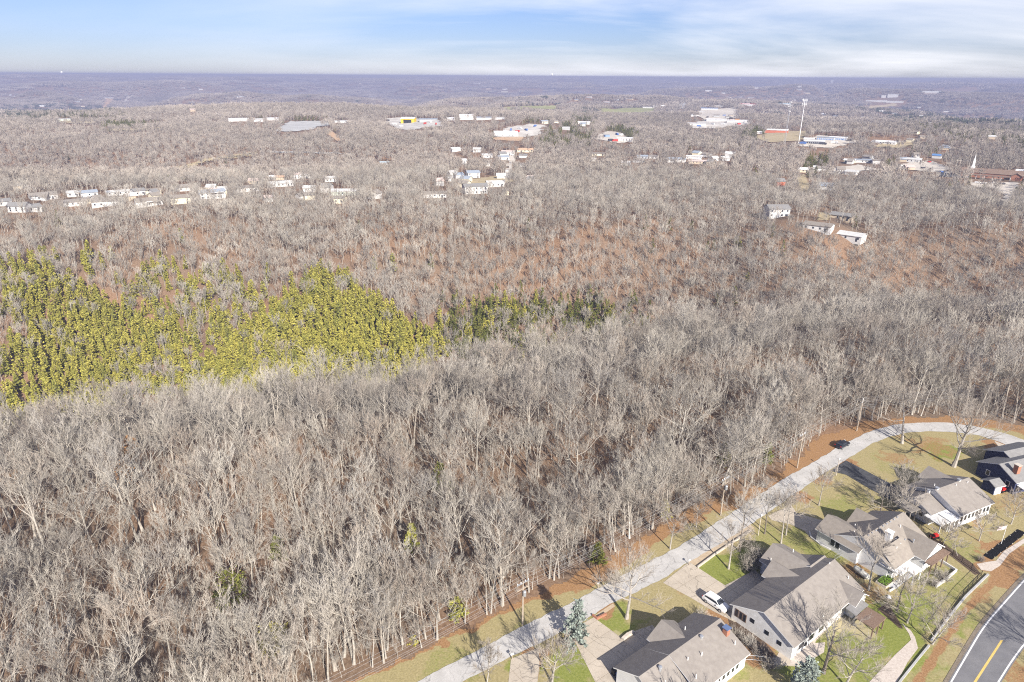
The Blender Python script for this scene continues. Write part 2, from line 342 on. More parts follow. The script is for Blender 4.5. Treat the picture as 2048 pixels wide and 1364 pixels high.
def seg_d(X, Y, pl):
    d = np.full(X.shape, 1e9)
    for (x0, y0), (x1, y1) in zip(pl[:-1], pl[1:]):
        dx, dy = x1-x0, y1-y0; t = np.clip(((X-x0)*dx+(Y-y0)*dy)/(dx*dx+dy*dy+1e-9), 0, 1)
        d = np.minimum(d, np.hypot(X-x0-t*dx, Y-y0-t*dy))
    return d
def build_lawn():
    s = 0.42; xs = np.arange(-62, 235, s); ys = np.arange(52, 190, s)
    X, Y = np.meshgrid(xs, ys); px, py = proj(X, Y, 0*X)
    jit = fbm(X/2.0, Y/2.0, 5, 3)
    keep = inpoly(px+jit*30, py+jit*12, NEARCLEAR) & (X < 230)
    def blob(lst, ws=1.5):
        w = np.zeros(X.shape)
        for bx, by, r, a in lst:
            cx, cy = g(bx, by); d = np.hypot(X-cx, Y-cy)/r+jit*ws; w = np.maximum(w, a*(1-sstep(0.55, 1.15, d)))
        return w
    leaf = blob([(1700, 930, 3.2, .9), (1690, 905, 2, .7), (1860, 892, 7, .5), (1790, 915, 4, .5), (1990, 890, 4, .7), (2030, 1110, 6, .9), (2010, 1150, 4, 1), (1985, 1135, 3, .9),
                 (1640, 960, 2.5, .6), (1600, 995, 3, .8), (1500, 1062, 2.0, .35), (1210, 1218, 2, .8), (1060, 1318, 2, .8), (1090, 1305, 1.2, .8), (1380, 1175, 3, .4), (1960, 1190, 3, .5),
                 (2020, 1000, 7, .4), (1945, 1040, 3, .55), (1500, 1290, 5, .7), (1460, 1240, 4, .7), (1560, 1250, 3, .5), (1780, 1075, 3, .5), (1700, 1140, 4, .55), (1740, 1180, 4, .5), (1050, 1355, 2.4, .6), (1230, 1330, 2, .3), (2040, 1350, 5, .55), (1470, 1060, 1.6, .5), (1240, 1285, 1.5, .7)])
    wl = gl(WOODLINE)
    dw = seg_d(X, Y, wl)+jit*2.6
    wide = np.interp(X, [-20, 2, 14, 30, 45, 75, 120], [1.0, 1.3, 4.2, 3.0, 5.0, 7.0, 6])
    leaf = np.maximum(leaf, 1-sstep(wide*0.75, wide*1.15, dw))
    hwl = seg_d(X, Y, rot2(HW_L, None, -3.1)); leaf = np.maximum(leaf, 0.75*(1-sstep(0.25, 1.0, hwl+jit*1.2)))
    dhr = seg_d(X, Y, HW_R); leaf = np.maximum(leaf, 0.6*sstep(0.4, 1.5, dhr)*(X > np.interp(Y, [p[1] for p in HW_R], [p[0] for p in HW_R])))
    green = blob([(1435, 1148, 7, 1), (1480, 1130, 5, .9), (1400, 1140, 4, .9), (1705, 1262, 7, 1), (1760, 1240, 6, .9), (1790, 1290, 6, .9), (1840, 1230, 6, .75), (1700, 1205, 5, .8), (1650, 1110, 7, .6), (1600, 1085, 5, .5),
                  (1885, 905, 5, .95), (1900, 898, 3, .9), (1230, 1250, 5, .75), (1160, 1340, 6, .85), (1190, 1300, 4, .6), (1060, 1270, 4, .35), (900, 1330, 5, .4), (1680, 1015, 6, .5), (1720, 1000, 5, .35), (1640, 1340, 9, .7), (1720, 1330, 7, .7), (1860, 1180, 6, .45), (1900, 1160, 6, .45),
                  (1040, 1335, 2.5, .8), (1930, 1235, 4, .5), (1850, 1330, 6, .35), (1470, 1335, 3, .5), (1930, 1110, 5, .4), (1780, 925, 6, .3), (1550, 1080, 5, .45), (1960, 930, 4, .3), (2040, 1340, 3, .3)])
    bare = blob([(1700, 1240, 3.5, .8), (1660, 1260, 3, .5), (1730, 1270, 2.5, .6), (1235, 1270, 1, .5), (1880, 1235, 3, .4), (1930, 1350, 6, .3), (1650, 955, 2, .8), (1580, 1300, 3, .6)])
    idx = -np.ones(X.shape, int); kk = np.argwhere(keep); idx[keep] = np.arange(keep.sum())
    q = np.stack([idx[:-1, :-1], idx[:-1, 1:], idx[1:, 1:], idx[1:, :-1]], -1).reshape(-1, 4); q = q[(q >= 0).all(1)]
    z = 0.02+fbm(X/1.3, Y/1.3, 9, 3)*0.025
    v = np.stack([X[keep], Y[keep], z[keep]], 1)
    me = bpy.data.meshes.new('lawn'); me.vertices.add(len(v)); me.vertices.foreach_set('co', v.ravel()); me.loops.add(q.size); me.loops.foreach_set('vertex_index', q.ravel())
    me.polygons.add(len(q)); me.polygons.foreach_set('loop_start', np.arange(len(q))*4); me.update(calc_edges=True)
    at = me.attributes.new('cover', 'FLOAT_COLOR', 'POINT')
    at.data.foreach_set('color', np.stack([leaf[keep], green[keep], bare[keep], np.ones(len(v))], 1).ravel().astype(np.float32))
    m = bpy.data.materials.new('winter_lawn'); m.use_nodes = True; nt = m.node_tree; N, L = nt.nodes, nt.links
    b = N['Principled BSDF']; b.inputs['Roughness'].default_value = 1; b.inputs['Specular IOR Level'].default_value = 0.05
    a = N.new('ShaderNodeAttribute'); a.attribute_name = 'cover'; sp = N.new('ShaderNodeSeparateColor'); L.new(a.outputs['Color'], sp.inputs[0])
    pos = N.new('ShaderNodeNewGeometry').outputs['Position']
    def noise(s, d, rg=0.65):
        n = N.new('ShaderNodeTexNoise'); n.inputs['Scale'].default_value = s; n.inputs['Detail'].default_value = d; n.inputs['Roughness'].default_value = rg; L.new(pos, n.inputs['Vector']); return n.outputs[0]
    def ramp(src, cols):
        r = N.new('ShaderNodeValToRGB'); el = r.color_ramp.elements
        while len(el) < len(cols): el.new(0.5)
        for k, (p, c) in enumerate(cols): el[k].position = p; el[k].color = (*c, 1)
        L.new(src, r.inputs[0]); return r.outputs[0]
    fine = noise(2.8, 7, 0.8); mid = noise(0.35, 5, 0.6)
    tan = ramp(fine, [(0.3, (0.22, 0.178, 0.092)), (0.5, (0.345, 0.285, 0.155)), (0.7, (0.47, 0.39, 0.225))])
    grn = ramp(fine, [(0.3, (0.12, 0.15, 0.035)), (0.5, (0.21, 0.235, 0.06)), (0.7, (0.31, 0.31, 0.11))])
    lf = ramp(noise(3.5, 8, 0.8), [(0.3, (0.15, 0.082, 0.042)), (0.5, (0.31, 0.18, 0.09)), (0.7, (0.46, 0.30, 0.17))])
    br = ramp(fine, [(0.3, (0.36, 0.31, 0.18)), (0.7, (0.50, 0.44, 0.28))])
    def mixw(f, aa, bb, wid):
        fs = N.new('ShaderNodeMath'); fs.operation = 'MULTIPLY_ADD'; L.new(f, fs.inputs[0]); fs.inputs[1].default_value = 1.62; fs.inputs[2].default_value = -0.25
        ad = N.new('ShaderNodeMath'); ad.operation = 'ADD'; L.new(fs.outputs[0], ad.inputs[0])
        ms = N.new('ShaderNodeMath'); ms.operation = 'MULTIPLY_ADD'; L.new(noise(1.7, 6, 0.75), ms.inputs[0]); ms.inputs[1].default_value = 2.0; ms.inputs[2].default_value = -1.0
        L.new(ms.outputs[0], ad.inputs[1])
        mr = N.new('ShaderNodeMapRange'); L.new(ad.outputs[0], mr.inputs[0]); mr.inputs[1].default_value = 0.5-wid; mr.inputs[2].default_value = 0.5+wid
        mx = N.new('ShaderNodeMix'); mx.data_type = 'RGBA'; L.new(mr.outputs[0], mx.inputs[0]); L.new(aa, mx.inputs[6]); L.new(bb, mx.inputs[7]); return mx.outputs[2]
    base = mixw(mid, tan, grn, 0.9)
    mxb = N.new('ShaderNodeMix'); mxb.data_type = 'RGBA'; mxb.inputs[0].default_value = 0.22; L.new(tan, mxb.inputs[6]); L.new(base, mxb.inputs[7])
    c = mixw(sp.outputs[1], mxb.outputs[2], grn, 0.45); c = mixw(sp.outputs[2], c, br, 0.4); c = mixw(sp.outputs[0], c, lf, 0.25)
    L.new(c, b.inputs['Base Color']); me.materials.append(m)
    o = bpy.data.objects.new('lawn', me); COL.objects.link(o); tag(o, kind='structure')
build_lawn()

def road_mat(name, c1, c2, crack=0.0, along=None):
    m = mat(name, c1, c2, 0.35, detail=10, lo=0.3, hi=0.7)
    nt = m.node_tree; N, L = nt.nodes, nt.links; b = N['Principled BSDF']; src = b.inputs['Base Color'].links[0].from_socket
    pos = N.new('ShaderNodeNewGeometry').outputs['Position']
    n = N.new('ShaderNodeTexNoise'); n.inputs['Scale'].default_value = 9; n.inputs['Detail'].default_value = 4; L.new(pos, n.inputs['Vector'])
    mr = N.new('ShaderNodeMapRange'); L.new(n.outputs[0], mr.inputs[0]); mr.inputs[1].default_value = 0.3; mr.inputs[2].default_value = 0.7; mr.inputs[3].default_value = 0.86; mr.inputs[4].default_value = 1.1
    mu = N.new('ShaderNodeVectorMath'); mu.operation = 'SCALE'; L.new(src, mu.inputs[0]); L.new(mr.outputs[0], mu.inputs['Scale']); last = mu.outputs[0]
    if crack:
        v = N.new('ShaderNodeTexVoronoi'); v.feature = 'DISTANCE_TO_EDGE'; v.inputs['Scale'].default_value = crack
        dn = N.new('ShaderNodeTexNoise'); dn.inputs['Scale'].default_value = 0.8; dn.inputs['Detail'].default_value = 5; L.new(pos, dn.inputs['Vector'])
        ad = N.new('ShaderNodeVectorMath'); ad.operation = 'MULTIPLY_ADD'; L.new(dn.outputs['Color'], ad.inputs[0]); ad.inputs[1].default_value = (2.2, 2.2, 0); L.new(pos, ad.inputs[2]); L.new(ad.outputs[0], v.inputs['Vector'])
        cr = N.new('ShaderNodeMapRange'); L.new(v.outputs['Distance'], cr.inputs[0]); cr.inputs[1].default_value = 0.0; cr.inputs[2].default_value = 0.03*crack*2; cr.inputs[3].default_value = 0.6; cr.inputs[4].default_value = 1.0
        m2 = N.new('ShaderNodeVectorMath'); m2.operation = 'SCALE'; L.new(last, m2.inputs[0]); L.new(cr.outputs[0], m2.inputs['Scale']); last = m2.outputs[0]
    L.new(last, b.inputs['Base Color']); return m
STREET = road_mat('pale_chipseal', (0.41, 0.40, 0.385), (0.545, 0.532, 0.515), 0.3)
strip('street', ST_L, ST_R, 0.07, STREET)
HWM = road_mat('highway_asphalt', (0.155, 0.155, 0.165), (0.215, 0.213, 0.22))
strip('highway', HW_L, HW_R, 0.07, HWM)
WLINE = mat('road_paint_white', (0.62, 0.62, 0.62), (0.78, 0.78, 0.77), 3); YLINE = mat('road_paint_yellow', (0.58, 0.42, 0.12), (0.66, 0.50, 0.18), 3)
strip('road_markings', rot2(HW_L, 0, 0.2), rot2(HW_L, 0, 0.42), 0.075, WLINE)
strip('road_markings', rot2(HW_R, 0, -0.42), rot2(HW_R, 0, -0.2), 0.075, WLINE)
_y0 = gl([(1943, 1370), (2001, 1281)]); _y1 = gl([(1949.5, 1370), (2006.5, 1281)])
strip('road_markings', _y0, _y1, 0.075, YLINE)
_y0 = gl([(1880, 1480), (1916, 1416)]); _y1 = gl([(1887, 1480), (1923, 1416)])
strip('road_markings', _y0, _y1, 0.075, YLINE)
SHOULD = mat('gravel_shoulder', (0.16, 0.13, 0.10), (0.26, 0.22, 0.17), 4)
strip('road_shoulder', rot2(HW_L, 0, -0.55), rot2(HW_L, 0, 0.1), 0.06, SHOULD)
CONC2 = road_mat('pale_drive_concrete', (0.46, 0.40, 0.325), (0.56, 0.495, 0.41), 0.22)
def slabs(m, size, ang):
    nt = m.node_tree; N, L = nt.nodes, nt.links; b = N['Principled BSDF']; src = b.inputs['Base Color'].links[0].from_socket
    mp = N.new('ShaderNodeMapping'); mp.inputs['Rotation'].default_value = (0, 0, ang); L.new(N.new('ShaderNodeNewGeometry').outputs['Position'], mp.inputs[0])
    br = N.new('ShaderNodeTexBrick'); br.offset = 0; br.inputs['Scale'].default_value = 1; br.inputs['Brick Width'].default_value = size; br.inputs['Row Height'].default_value = size; br.inputs['Mortar Size'].default_value = .035; br.inputs['Bias'].default_value = 0
    br.inputs['Color1'].default_value = (1, 1, 1, 1); br.inputs['Color2'].default_value = (.90, .905, .91, 1); br.inputs['Mortar'].default_value = (.62, .6, .57, 1); L.new(mp.outputs[0], br.inputs[0])
    mu = N.new('ShaderNodeMix'); mu.data_type = 'RGBA'; mu.blend_type = 'MULTIPLY'; mu.inputs[0].default_value = 1; L.new(src, mu.inputs[6]); L.new(br.outputs[0], mu.inputs[7]); L.new(mu.outputs[2], b.inputs['Base Color'])
slabs(CONC2, 3.0, R(-37))
def drive(pts, m=CONC2, z=0.055): return sheet('driveway', gl(pts), z, m)
drive([(1022, 1318), (1078, 1296), (1079, 1330), (1072, 1390), (1014, 1390)])
drive([(1154, 1254), (1187, 1235), (1246, 1278), (1270, 1262), (1305, 1250), (1330, 1290), (1260, 1400), (1190, 1364), (1150, 1284)])
drive([(1326, 1166), (1378, 1124), (1395, 1135), (1450, 1171), (1510, 1140), (1540, 1170), (1470, 1245), (1425, 1222), (1380, 1195)])
drive([(1536, 1032), (1582, 1010), (1594, 1027), (1652, 1043), (1670, 1060), (1640, 1082), (1618, 1073), (1609, 1062), (1581, 1049), (1544, 1041)])
drive([(1660, 942), (1692, 921), (1782, 968), (1850, 985), (1800, 1010), (1743, 980), (1692, 950)], ASPH)
drive([(1988, 882), (2050, 905), (2100, 940), (2060, 950), (2030, 915), (2002, 900)])
BEIGE = mat('beige_kerb_strip', (0.42, 0.33, 0.23), (0.52, 0.42, 0.30), 1.5)
sheet('footpath', gl([(1378, 1124), (1500, 1049), (1508, 1056), (1395, 1134)]), 0.04, BEIGE)
sheet('footpath', gl([(1186, 1233), (1226, 1207), (1230, 1213), (1194, 1238)]), 0.04, BEIGE)
GRAV = mat('pale_gravel', (0.46, 0.40, 0.35), (0.60, 0.54, 0.48), 3, detail=9)
sheet('path', gl([(1803, 1246), (1822, 1262), (1830, 1275), (1836, 1297), (1815, 1325), (1795, 1363), (1770, 1410), (1700, 1410), (1740, 1363), (1790, 1310), (1822, 1280), (1818, 1268)]), 0.05, GRAV)
sheet('path', gl([(1953, 1128), (1975, 1124), (1992, 1122), (2008, 1102), (2050, 1076), (2052, 1084), (2018, 1108), (2000, 1132), (1982, 1143), (1962, 1140)]), 0.05, GRAV)
sheet('patio', gl([(1632, 1282), (1655, 1258), (1700, 1215), (1716, 1192), (1722, 1172), (1712, 1168), (1690, 1180), (1600, 1260), (1560, 1300), (1545, 1330), (1600, 1334), (1625, 1300)]), 0.05, CONC)
sheet('patio', gl([(1585, 1290), (1650, 1285), (1648, 1305), (1615, 1325), (1580, 1330)]), 0.056, GRAV)
sheet('patio', gl([(1761, 1152), (1775, 1140), (1790, 1163), (1847, 1124), (1851, 1132), (1792, 1178), (1770, 1172)]), 0.05, mat('bluish_patio_concrete', (0.46, 0.47, 0.50), (0.56, 0.57, 0.60), 1))
SOIL = mat('dark_mulch', (0.07, 0.05, 0.035), (0.14, 0.10, 0.075), 3)
sheet('mulch_bed', gl([(1455, 1232), (1475, 1240), (1530, 1285), (1560, 1320), (1545, 1340), (1500, 1300), (1462, 1265)]), 0.045, SOIL)
sheet('mulch_bed', gl([(1862, 1080), (1880, 1082), (1945, 1128), (1962, 1148), (1950, 1150), (1905, 1115), (1870, 1092)]), 0.045, SOIL)
sheet('mulch_bed', gl([(1775, 1205), (1800, 1246), (1806, 1258), (1798, 1256), (1755, 1218)]), 0.045, SOIL)

# ------------------------------------------------------------------ trees
class Twigs:
    """collects tapered three-sided sticks quickly"""
    def __init__(self): self.v = []; self.f = []
    def stick(self, pts, rad, n=3, tip=False):
        o = len(self.v); k = len(pts)
        for i in range(k):
            p = pts[i]; q0 = pts[max(i-1, 0)]; q1 = pts[min(i+1, k-1)]
            t = (q1[0]-q0[0], q1[1]-q0[1], q1[2]-q0[2]); l = math.sqrt(t[0]**2+t[1]**2+t[2]**2) or 1; t = (t[0]/l, t[1]/l, t[2]/l)
            if tip and i == k-1: self.v.append(tuple(p)); break
            h = (0, 0, 1) if abs(t[2]) < 0.8 else (1, 0, 0)
            a = (t[1]*h[2]-t[2]*h[1], t[2]*h[0]-t[0]*h[2], t[0]*h[1]-t[1]*h[0]); l = math.sqrt(a[0]**2+a[1]**2+a[2]**2) or 1; a = (a[0]/l, a[1]/l, a[2]/l)
            b = (t[1]*a[2]-t[2]*a[1], t[2]*a[0]-t[0]*a[2], t[0]*a[1]-t[1]*a[0]); r = rad[i]
            for j in range(n):
                c, s = math.cos(6.2832*j/n)*r, math.sin(6.2832*j/n)*r
                self.v.append((p[0]+a[0]*c+b[0]*s, p[1]+a[1]*c+b[1]*s, p[2]+a[2]*c+b[2]*s))
        for i in range(k-1):
            if tip and i == k-2:
                for j in range(n): self.f.append((o+i*n+j, o+i*n+(j+1) % n, o+(i+1)*n))
            else:
                for j in range(n): self.f.append((o+i*n+j, o+i*n+(j+1) % n, o+(i+1)*n+(j+1) % n, o+(i+1)*n+j))
    def mesh(self, name, m):
        me = bpy.data.meshes.new(name); me.from_pydata(self.v, [], self.f)
        if getattr(self, 'lim', None):
            me.materials.append(m); me.materials.append(LIMB); mi = np.zeros(len(self.f), np.int32)
            for a, b in self.lim: mi[a:b] = 1
            me.polygons.foreach_set('material_index', mi)
        else: me.materials.append(m)
        me.update(); return me
def nrm(v):
    l = math.sqrt(v[0]**2+v[1]**2+v[2]**2) or 1; return (v[0]/l, v[1]/l, v[2]/l)
def curve(rng, p, d, L, n, up=0.0, wob=0.12):
    pts = [p]; s = L/n
    for i in range(n):
        d = nrm((d[0]+rng.gauss(0, wob), d[1]+rng.gauss(0, wob), d[2]+rng.gauss(0, wob)+up)); p = (p[0]+d[0]*s, p[1]+d[1]*s, p[2]+d[2]*s); pts.append(p)
    return pts, d
def at(pts, t):
    k = len(pts)-1; x = t*k; i = min(int(x), k-1); f = x-i; a, b = pts[i], pts[i+1]
    return tuple(a[j]*(1-f)+b[j]*f for j in range(3)), nrm(tuple(b[j]-a[j] for j in range(3)))
def fork(rng, d, ang):
    h = nrm((rng.gauss(0, 1), rng.gauss(0, 1), rng.gauss(0, 1))); a = nrm((d[1]*h[2]-d[2]*h[1], d[2]*h[0]-d[0]*h[2], d[0]*h[1]-d[1]*h[0]))
    c, s = math.cos(ang), math.sin(ang); return nrm(tuple(d[j]*c+a[j]*s for j in range(3)))
def bare_tree(seed, h=12.5, r0=0.17, base=0.38, spread=38, nl=9, nb=6, nt=6, nu=4, wt=1.0, fill=1.0, twig_r=0.017, lean=0.04, lead=0.8, upw=0.16, detail=True):
    """leafless broadleaf: (trunk sticks, crown sticks)"""
    rng = random.Random(seed); tr = Twigs(); cr = Twigs(); cr.lim = []
    d = nrm((rng.gauss(0, lean), rng.gauss(0, lean), 1)); pts, d = curve(rng, (0, 0, -0.3), d, h*lead, 7, 0.05, 0.05)
    rad = [r0*(1-0.72*(i/7))*(1.35 if i == 0 else 1) for i in range(8)]
    tr.stick(pts, rad, 7)
    az = rng.random()*6.28
    for i in range(nl):
        t = base/lead+(1-base/lead)*((i+0.5*rng.random())/nl)**0.85; t = min(t, 0.995)
        if i >= nl-2: t = 0.99
        p, _ = at(pts, t); az += 2.4+rng.gauss(0, 0.35)
        el = R(spread*(1.25-0.7*i/nl)+rng.gauss(0, 6)); dd = (math.sin(el)*math.cos(az), math.sin(el)*math.sin(az), math.cos(el))
        Ln = (h-p[2])*rng.uniform(0.75, 1.02)/max(0.62, math.cos(el))*wt; Ln = min(max(Ln, h*0.22), h*0.58)
        lr = r0*(1-0.72*t)*rng.uniform(0.42, 0.6)
        f0 = len(cr.f); lp, _ = curve(rng, p, dd, Ln, 6, upw, 0.15); cr.stick(lp, [lr*(1-0.8*(q/6)) for q in range(7)], 5 if detail else 3); cr.lim.append((f0, len(cr.f)))
        for j in range(nb):
            tb = 0.22+0.76*(j+rng.random()*0.8)/nb; bp_, bd = at(lp, min(tb, 0.98))
            bl = Ln*rng.uniform(0.28, 0.45)*(1.15-0.55*tb)
            bpts, _ = curve(rng, bp_, fork(rng, bd, R(rng.uniform(28, 55))), bl, 3, upw*1.3, 0.13)
            br = max(lr*(1-0.8*tb)*0.6, twig_r*1.5); f0 = len(cr.f); cr.stick(bpts, [br, br*0.8, br*0.6, br*0.35], 3); cr.lim.append((f0, len(cr.f)))
            for k in range(nt):
                tp, td = at(bpts, 0.15+0.83*(k+rng.random()*0.7)/nt)
                tl = bl*rng.uniform(0.35, 0.6)*fill; tpts, _ = curve(rng, tp, fork(rng, td, R(rng.uniform(16, 42))), tl, 2, upw*1.4, 0.13)
                cr.stick(tpts, [twig_r*1.25, twig_r, twig_r*0.3], 3, True)
                for u in range(nu):
                    up_, ud = at(tpts, 0.15+0.8*(u+rng.random())/max(1, nu)*0.99)
                    ul = tl*rng.uniform(0.35, 0.65); e, _ = curve(rng, up_, fork(rng, ud, R(rng.uniform(14, 38))), ul, 1, upw, 0.1)
                    cr.stick(e, [twig_r*0.8, twig_r*0.3], 3, True)
    return tr, cr
def joined(name, tr, cr, m1, m2):
    me = bpy.data.meshes.new(name); o = len(tr.v)
    me.from_pydata(tr.v+cr.v, [], tr.f+[tuple(i+o for i in q) for q in cr.f]); me.materials.append(m1); me.materials.append(m2)
    mi = np.r_[np.zeros(len(tr.f), np.int32), np.ones(len(cr.f), np.int32)]
    for a, b in getattr(cr, 'lim', []): mi[len(tr.f)+a:len(tr.f)+b] = 0
    me.polygons.foreach_set('material_index', mi); me.update(); return me
def needle_tree(seed, h=9.0, rw=2.2, base=0.12, n=520, s=0.55, conic=0.75, flat=0.25, r0=0.13, droop=0.1):
    """evergreen: trunk sticks and a crown of many small needle sprays standing along real boughs"""
    rng = random.Random(seed); tr = Twigs(); cr = MB()
    pts, _ = curve(rng, (0, 0, -0.3), (0, 0, 1), h*0.99+0.3, 6, 0.1, 0.025); tr.stick(pts, [r0*(1-0.93*i/6) for i in range(7)], 6)
    nbough = max(18, n//14)
    for b in range(nbough):
        t = base+(1-base)*(b+rng.random())/nbough; z = h*t; a = rng.random()*6.2832
        prof = (1-t)**conic if conic > 0.5 else math.sqrt(max(0, 1-((t-base)/(1-base)*1.9-0.8)**2))*0.9+0.05
        L = rw*prof*rng.uniform(0.65, 1.15)+0.12; p0, _ = at(pts, min(0.99, (z+0.3)/(h+0.3)))
        slope = 0.35*t-droop+rng.gauss(0, 0.1)
        p1 = (p0[0]+math.cos(a)*L, p0[1]+math.sin(a)*L, p0[2]+L*slope)
        tr.stick([p0, p1], [r0*0.22*(1-t)+0.015, 0.008], 3)
        for k in range(n//nbough):
            q = 0.25+0.8*math.sqrt(rng.random()); w = s*rng.uniform(0.55, 1.25)*(0.75+0.4*(1-t))
            c = [p0[i]+(p1[i]-p0[i])*q+rng.gauss(0, 0.13*rw*0.5) for i in range(3)]
            d = nrm((math.cos(a)+rng.gauss(0, 0.6), math.sin(a)+rng.gauss(0, 0.6), rng.gauss(0.35, 0.5)))
            e = nrm((-d[1]+rng.gauss(0, 0.3), d[0]+rng.gauss(0, 0.3), rng.gauss(0, 0.5)))
            m = w*0.5; u = w*0.42
            cr.add([[c[i]-d[i]*m for i in range(3)], [c[i]+e[i]*u for i in range(3)], [c[i]+d[i]*m*1.3 for i in range(3)], [c[i]-e[i]*u for i in range(3)]], [(0, 1, 2, 3)])
    return tr, cr

# every prototype mesh once; single trees and woods share them
NEARP = []
for k in range(9):
    hh = [12.5, 11.5, 13.5, 12, 10.5, 14, 12.8, 11, 13][k]
    NEARP.append(bare_tree(100+k, h=hh, r0=0.13+0.012*(k % 4), base=[.36, .42, .3, .45, .28, .5, .38, .33, .4][k], spread=[36, 30, 44, 28, 48, 26, 38, 40, 33][k], nl=8+k % 3, nb=6, nt=6, nu=4))
for k in range(5):
    NEARP.append(bare_tree(150+k, h=[15, 9, 13.5, 10, 16][k], r0=[.19, .1, .24, .11, .2][k], base=[.5, .3, .28, .5, .45][k], spread=[22, 42, 54, 24, 34][k], nl=[8, 7, 12, 6, 11][k], nb=6, nt=6, nu=4))
NEARM = [(t.mesh('trunk', BARK), c.mesh('crown', TWIG), joined('wood_tree', t, c, BARK, TWIG)) for t, c in NEARP]
MIDM = []
for k in range(8):
    t, c = bare_tree(200+k, h=[11, 12, 10, 13, 11.5, 9.5, 12.5, 10.5][k], r0=0.15, base=[.3, .38, .25, .42, .34, .28, .4, .32][k], spread=[42, 34, 48, 30, 38, 46, 32, 44][k], nl=9, nb=5, nt=5, nu=2, twig_r=0.032, fill=1.15, detail=False)
    MIDM.append(joined('mid_wood_tree', t, c, BARK, TWIG))
FARM = []
for k in range(6):
    t, c = bare_tree(300+k, h=[11, 12, 10, 11.5, 9.5, 12.5][k], r0=0.17, base=[.3, .36, .25, .38, .3, .34][k], spread=[44, 38, 50, 34, 48, 40][k], nl=8, nb=5, nt=4, nu=0, twig_r=0.075, fill=1.5, detail=False)
    FARM.append(joined('far_wood_tree', t, c, BARK, TWIGF))
def clump(seed, size, n, h, w, blades):
    """a stand of distant trees as upright sprays of twig-like blades"""
    rng = random.Random(seed); mb = MB()
    for i in range(n):
        x, y = rng.uniform(-.5, .5)*size, rng.uniform(-.5, .5)*size; hh = h*rng.uniform(0.7, 1.15); cw = hh*rng.uniform(0.28, 0.42)
        for b in range(blades):
            a = rng.random()*6.2832; el = rng.uniform(0.0, 0.75); ln = hh*rng.uniform(0.45, 0.75)
            z0 = hh*rng.uniform(0.0, 0.45); dx, dy, dz = math.sin(el)*math.cos(a), math.sin(el)*math.sin(a), math.cos(el)
            bw = w*rng.uniform(0.6, 1.3); ox, oy = rng.gauss(0, cw*0.3), rng.gauss(0, cw*0.3); pa = rng.random()*3.1416; px, py = math.cos(pa)*bw, math.sin(pa)*bw
            x0, y0 = x+ox, y+oy; x1, y1, z1 = x0+dx*ln, y0+dy*ln, z0+dz*ln
            mb.add([(x0-px*.4, y0-py*.4, z0), (x0+px*.4, y0+py*.4, z0), (x1+px, y1+py, z1), (x1-px, y1-py, z1)], [(0, 1, 2, 3)])
    return mb
CLM = [clump(400+k, 27, 18, 11, 0.35, 16).mesh('distant_stand', TWIGF) for k in range(5)]
CLM2 = [clump(420+k, 100, 60, 13, 1.3, 10).mesh('remote_stand', TWIGF) for k in range(4)]
PINEP = [needle_tree(500+k, h=[9.5, 8, 11, 7.5, 9][k], rw=[2.0, 1.8, 2.2, 1.7, 1.6][k], base=0.1, n=760, s=0.68, conic=[.6, .8, .55, .75, .95][k]) for k in range(5)]
PINEM = [(t.mesh('trunk', DARKBARK), c.mesh('crown', PINE)) for t, c in PINEP]
CEDP = [needle_tree(520+k, h=[9, 7.5, 10, 6][k], rw=[1.9, 1.8, 2.0, 1.9][k], base=0.05, n=560, s=0.55, conic=[.8, .7, .95, .6][k]) for k in range(4)]
CEDM = [(t.mesh('trunk', DARKBARK), c.mesh('crown', CEDAR)) for t, c in CEDP]
def jn(t, c, m): return joined('evergreen', t, c, DARKBARK, m)
PINEJ = [jn(t, c, PINE) for t, c in PINEP]; CEDJ = [jn(t, c, CEDAR) for t, c in CEDP]

